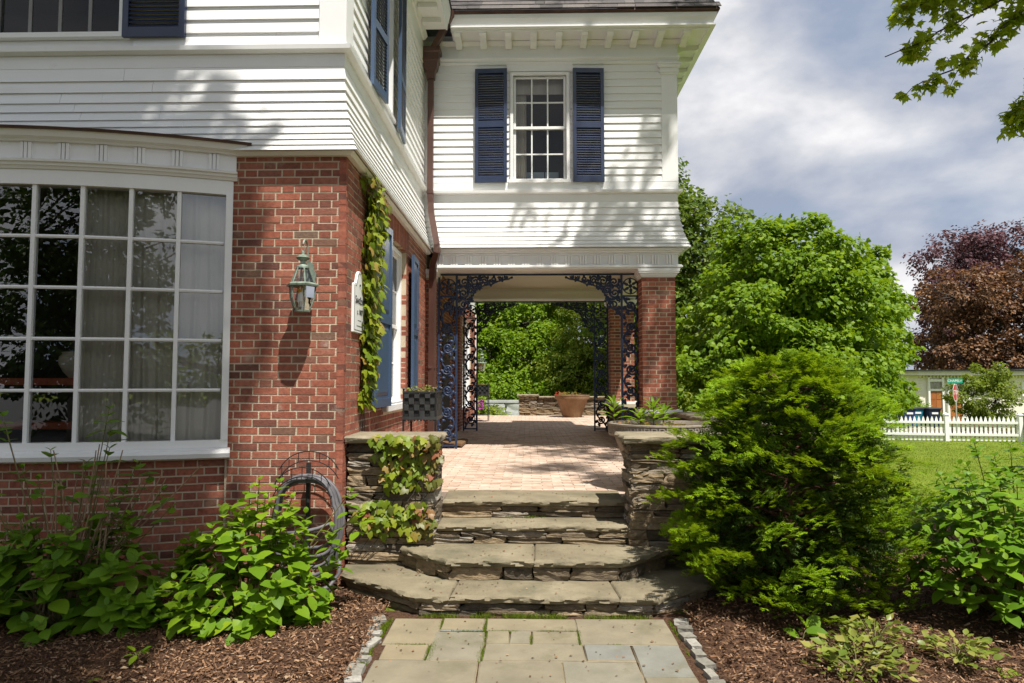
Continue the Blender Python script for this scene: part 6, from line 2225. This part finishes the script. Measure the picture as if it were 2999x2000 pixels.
stp = root('stop_sign', (17.0, 27.6, -1.0), 'red octagonal stop sign with a green street name plate on a slim post', 'sign')
MB().tube([(17.0, 27.62, -1.1), (17.02, 27.62, 1.75)], .03, 8).build('post', M['steel'], stp)
AN = R_(44)
ca, sa = math.cos(AN), math.sin(AN)
oc = [(.345 / math.cos(math.pi / 8) * math.cos(math.pi / 8 + math.pi / 4 * i), .345 / math.cos(math.pi / 8) * math.sin(math.pi / 8 + math.pi / 4 * i)) for i in range(8)]
cx_, cy_, cz_ = 16.98, 27.56, 1.22
loc3 = lambda u, v, d: (cx_ + u * ca + d * sa, cy_ + u * sa - d * ca, cz_ + v)
m = MB(); m.prism(oc, -.004, .0, loc3); fixn(m.build('plate', M['sign_white'], stp))
m = MB(); m.prism([(u * .92, v * .92) for u, v in oc], .0005, .003, loc3); fixn(m.build('red_face', M['stopred'], stp))
t_ = text('STOP', .25, loc3(0, 0, .006), (R_(90), 0, AN), M['sign_white'], stp)
m = MB(); m.prism([(-.29, .35), (.29, .35), (.29, .53), (-.29, .53)], -.004, .002, lambda u, v, d: (cx_ + u, cy_ - d, cz_ + v + .02)); fixn(m.build('street_name_plate', M['signgreen'], stp))
text('CHAPEL', .135, (cx_ - .06, cy_ - .005, cz_ + .46), (R_(90), 0, 0), M['sign_white'], stp)
text('ST', .08, (cx_ + .225, cy_ - .005, cz_ + .465), (R_(90), 0, 0), M['sign_white'], stp)

# garage
G = root('garage', (29, 46, -1.2), 'low cream garage with two orange wooden doors under transom windows', 'garage')
gm = MB()
gm.box(24.9, 46, 44.2, 50, -1.3, 2.0)
gm.build('wall', M['garage_white'], G)
gm = MB()
gm.box(24.6, 33.2, 43.7, 50.2, 2.02, 2.30).box(33.2, 47, 43.9, 50.2, 2.2, 2.45)
gm.build('cornice', M['garage_white'], G)
gm = MB()
gm.box(24.4, 33.4, 43.5, 50.4, 2.301, 2.38).box(33.2, 47, 43.8, 50.4, 2.451, 2.53).box(36.5, 38.8, 45, 46, 2.53, 2.85)
gm.build('roof', M['black'], G)
dn = MB().box(0, .10, -.1, 0, 0, .14).mesh('dentil'); dn.materials.append(M['garage_white'])
for i in range(38): put('dentil', dn, G, (24.95 + .215 * i, 44.2, 1.86), (1, 1, 1))
for i in range(18):
    z = -1.2 + .17 * i
    MB().box(24.9, 25.15, 44.17, 44.2, z, z + .155).build('clapboard', M['garage_white'], G)
for (xa, xb) in ((25.55, 26.30), (26.75, 27.55)):
    d = MB(); d.box(xa, xb, 44.10, 44.16, -1.2, 1.02)
    d = d.build('garage_door', M['orange_wood'], G)
    for i in range(2):
        for j in range(4):
            w = (xb - xa) / 2
            MB().box(xa + i * w + .03, xa + (i + 1) * w - .03, 44.085, 44.10, -1.15 + j * .54 + .03, -1.15 + (j + 1) * .54 - .03).build('door_panel', M['orange_wood'], d)
    t = MB(); t.box(xa - .12, xa - .001, 44.02, 44.19, -1.2, 1.9); t.box(xb + .001, xb + .12, 44.02, 44.19, -1.2, 1.9); t.box(xa - .0, xb, 44.04, 44.19, 1.03, 1.16); t.box(xa, xb, 44.04, 44.19, 1.62, 1.78)
    t = t.build('door_frame', M['sign_white'], G)
    for (f0, f1) in ((.02, .2), (.28, .74), (.82, .98)):
        MB().box(xa + (xb - xa) * f0, xa + (xb - xa) * f1, 44.06, 44.075, 1.18, 1.6).build('pane', M['glass'], t)
gw = MB(); gw.box(33.2, 47, 43.95, 44.19, -1.3, .35); gw.build('stone_base', M['stone'], G)
gw = MB(); gw.box(33.0, 47, 43.75, 44.19, .351, .62); gw.build('ledge', M['garage_white'], G)
wg_ = MB()
wg_.box(31.35, 32.6, 44.1, 44.19, .7, 1.6); wg_ = wg_.build('window', M['sign_white'], G)
MB().box(31.55, 31.95, 44.08, 44.095, .8, 1.5).box(32.05, 32.45, 44.08, 44.095, .8, 1.5).build('pane', M['dark'], wg_)
MB().box(18.8, 22.6, 35.9, 44.0, -1.3, -.80).build('paved_apron', M['coping'], G)
dw = MB(); dw.box(17.5, 30.5, 35.2, 35.6, -1.2, -.42)
dwr = root('retaining_wall', (26, 35.4, -1.2), 'low brown stone wall behind the picket fence by the road', 'stone wall')
stone_face(dwr, (20.8, 34.0), (32.0, 32.5), -1.2, -.33, .3, 71, hmin=.10, hmax=.18, lmin=.3, lmax=.9)


def wbin(c, label, mat, s=1.):
    r = root('wheeled_bin', c, label, 'bin', 'wheeled bins beside the garage')
    x, y, z = c
    b = MB()
    b.loft([[(x + sx * w, y + sy * d, z + h) for sx, sy in ((-1, -1), (1, -1), (1, 1), (-1, 1))] for w, d, h in ((.24, .26, .10), (.29, .33, .95), (.31, .35, .96), (.31, .35, 1.0))])
    b.build('body', mat, r)
    l = MB()
    l.loft([[(x + sx * w, y + sy * d, z + h) for sx, sy in ((-1, -1), (1, -1), (1, 1), (-1, 1))] for w, d, h in ((.33, .38, 1.002), (.33, .38, 1.04), (.27, .3, 1.09))])
    l.build('lid', M['bin_lid'], r)
    for sx in (-1, 1):
        w = MB(); w.tube([(x + sx * .24, y + .26, z + .12), (x + sx * .31, y + .26, z + .12)], .12, 12); w.build('wheel', M['black'], r)
    MB().box(x - .16, x + .16, y - .335, y - .322, z + .74, z + .84).build('sticker', M['sign_white'], r)
    return r


wbin((19.9, 36.5, -.80), 'blue wheeled bin with a pale sticker, leftmost beside the garage', M['bin_blue'])
wbin((20.6, 37.0, -.80), 'teal wheeled bin half hidden between two darker bins', M['bin_teal'])
wbin((21.25, 36.6, -.80), 'dark navy wheeled bin next to the orange garage door', M['bin_dark'])

# lawn blades
def blades():
    n = 90000
    y = 8.0 + 18.5 * rng.uniform(0, 1, n) ** 1.15
    x = 3.2 + rng.uniform(0, 1, n) * (y * .78 + 1.2 - 3.2 + 1.5)
    k = (y < 25.6 - .2 * (x - 10.5)) & (x > 3.2)
    x, y = x[k], y[k]
    n2 = 32000
    x = np.concatenate([x, rng.uniform(5.3, 15, n2)]); y = np.concatenate([y, rng.uniform(-1.5, 9, n2)])
    n = len(x)
    P = np.stack([x, y, gz(x, y) - .005], -1)
    d = np.array([0, 0, 1.]) + rng.normal(0, .5, (n, 3)); d[:, 2] = np.abs(d[:, 2])
    T = np.array([(-.5, 0, 0), (.5, 0, 0), (0, 1, 0.)])
    S = np.stack([rng.uniform(.006, .014, n) * (.6 + y / 16), rng.uniform(.018, .042, n), np.ones(n)], -1)
    V, F = inst(T, np.array([(0, 1, 2)]), frames(d, rsph(n)), S, P)
    npmesh('grass', V, F, M['blade'], kind='stuff')


blades()
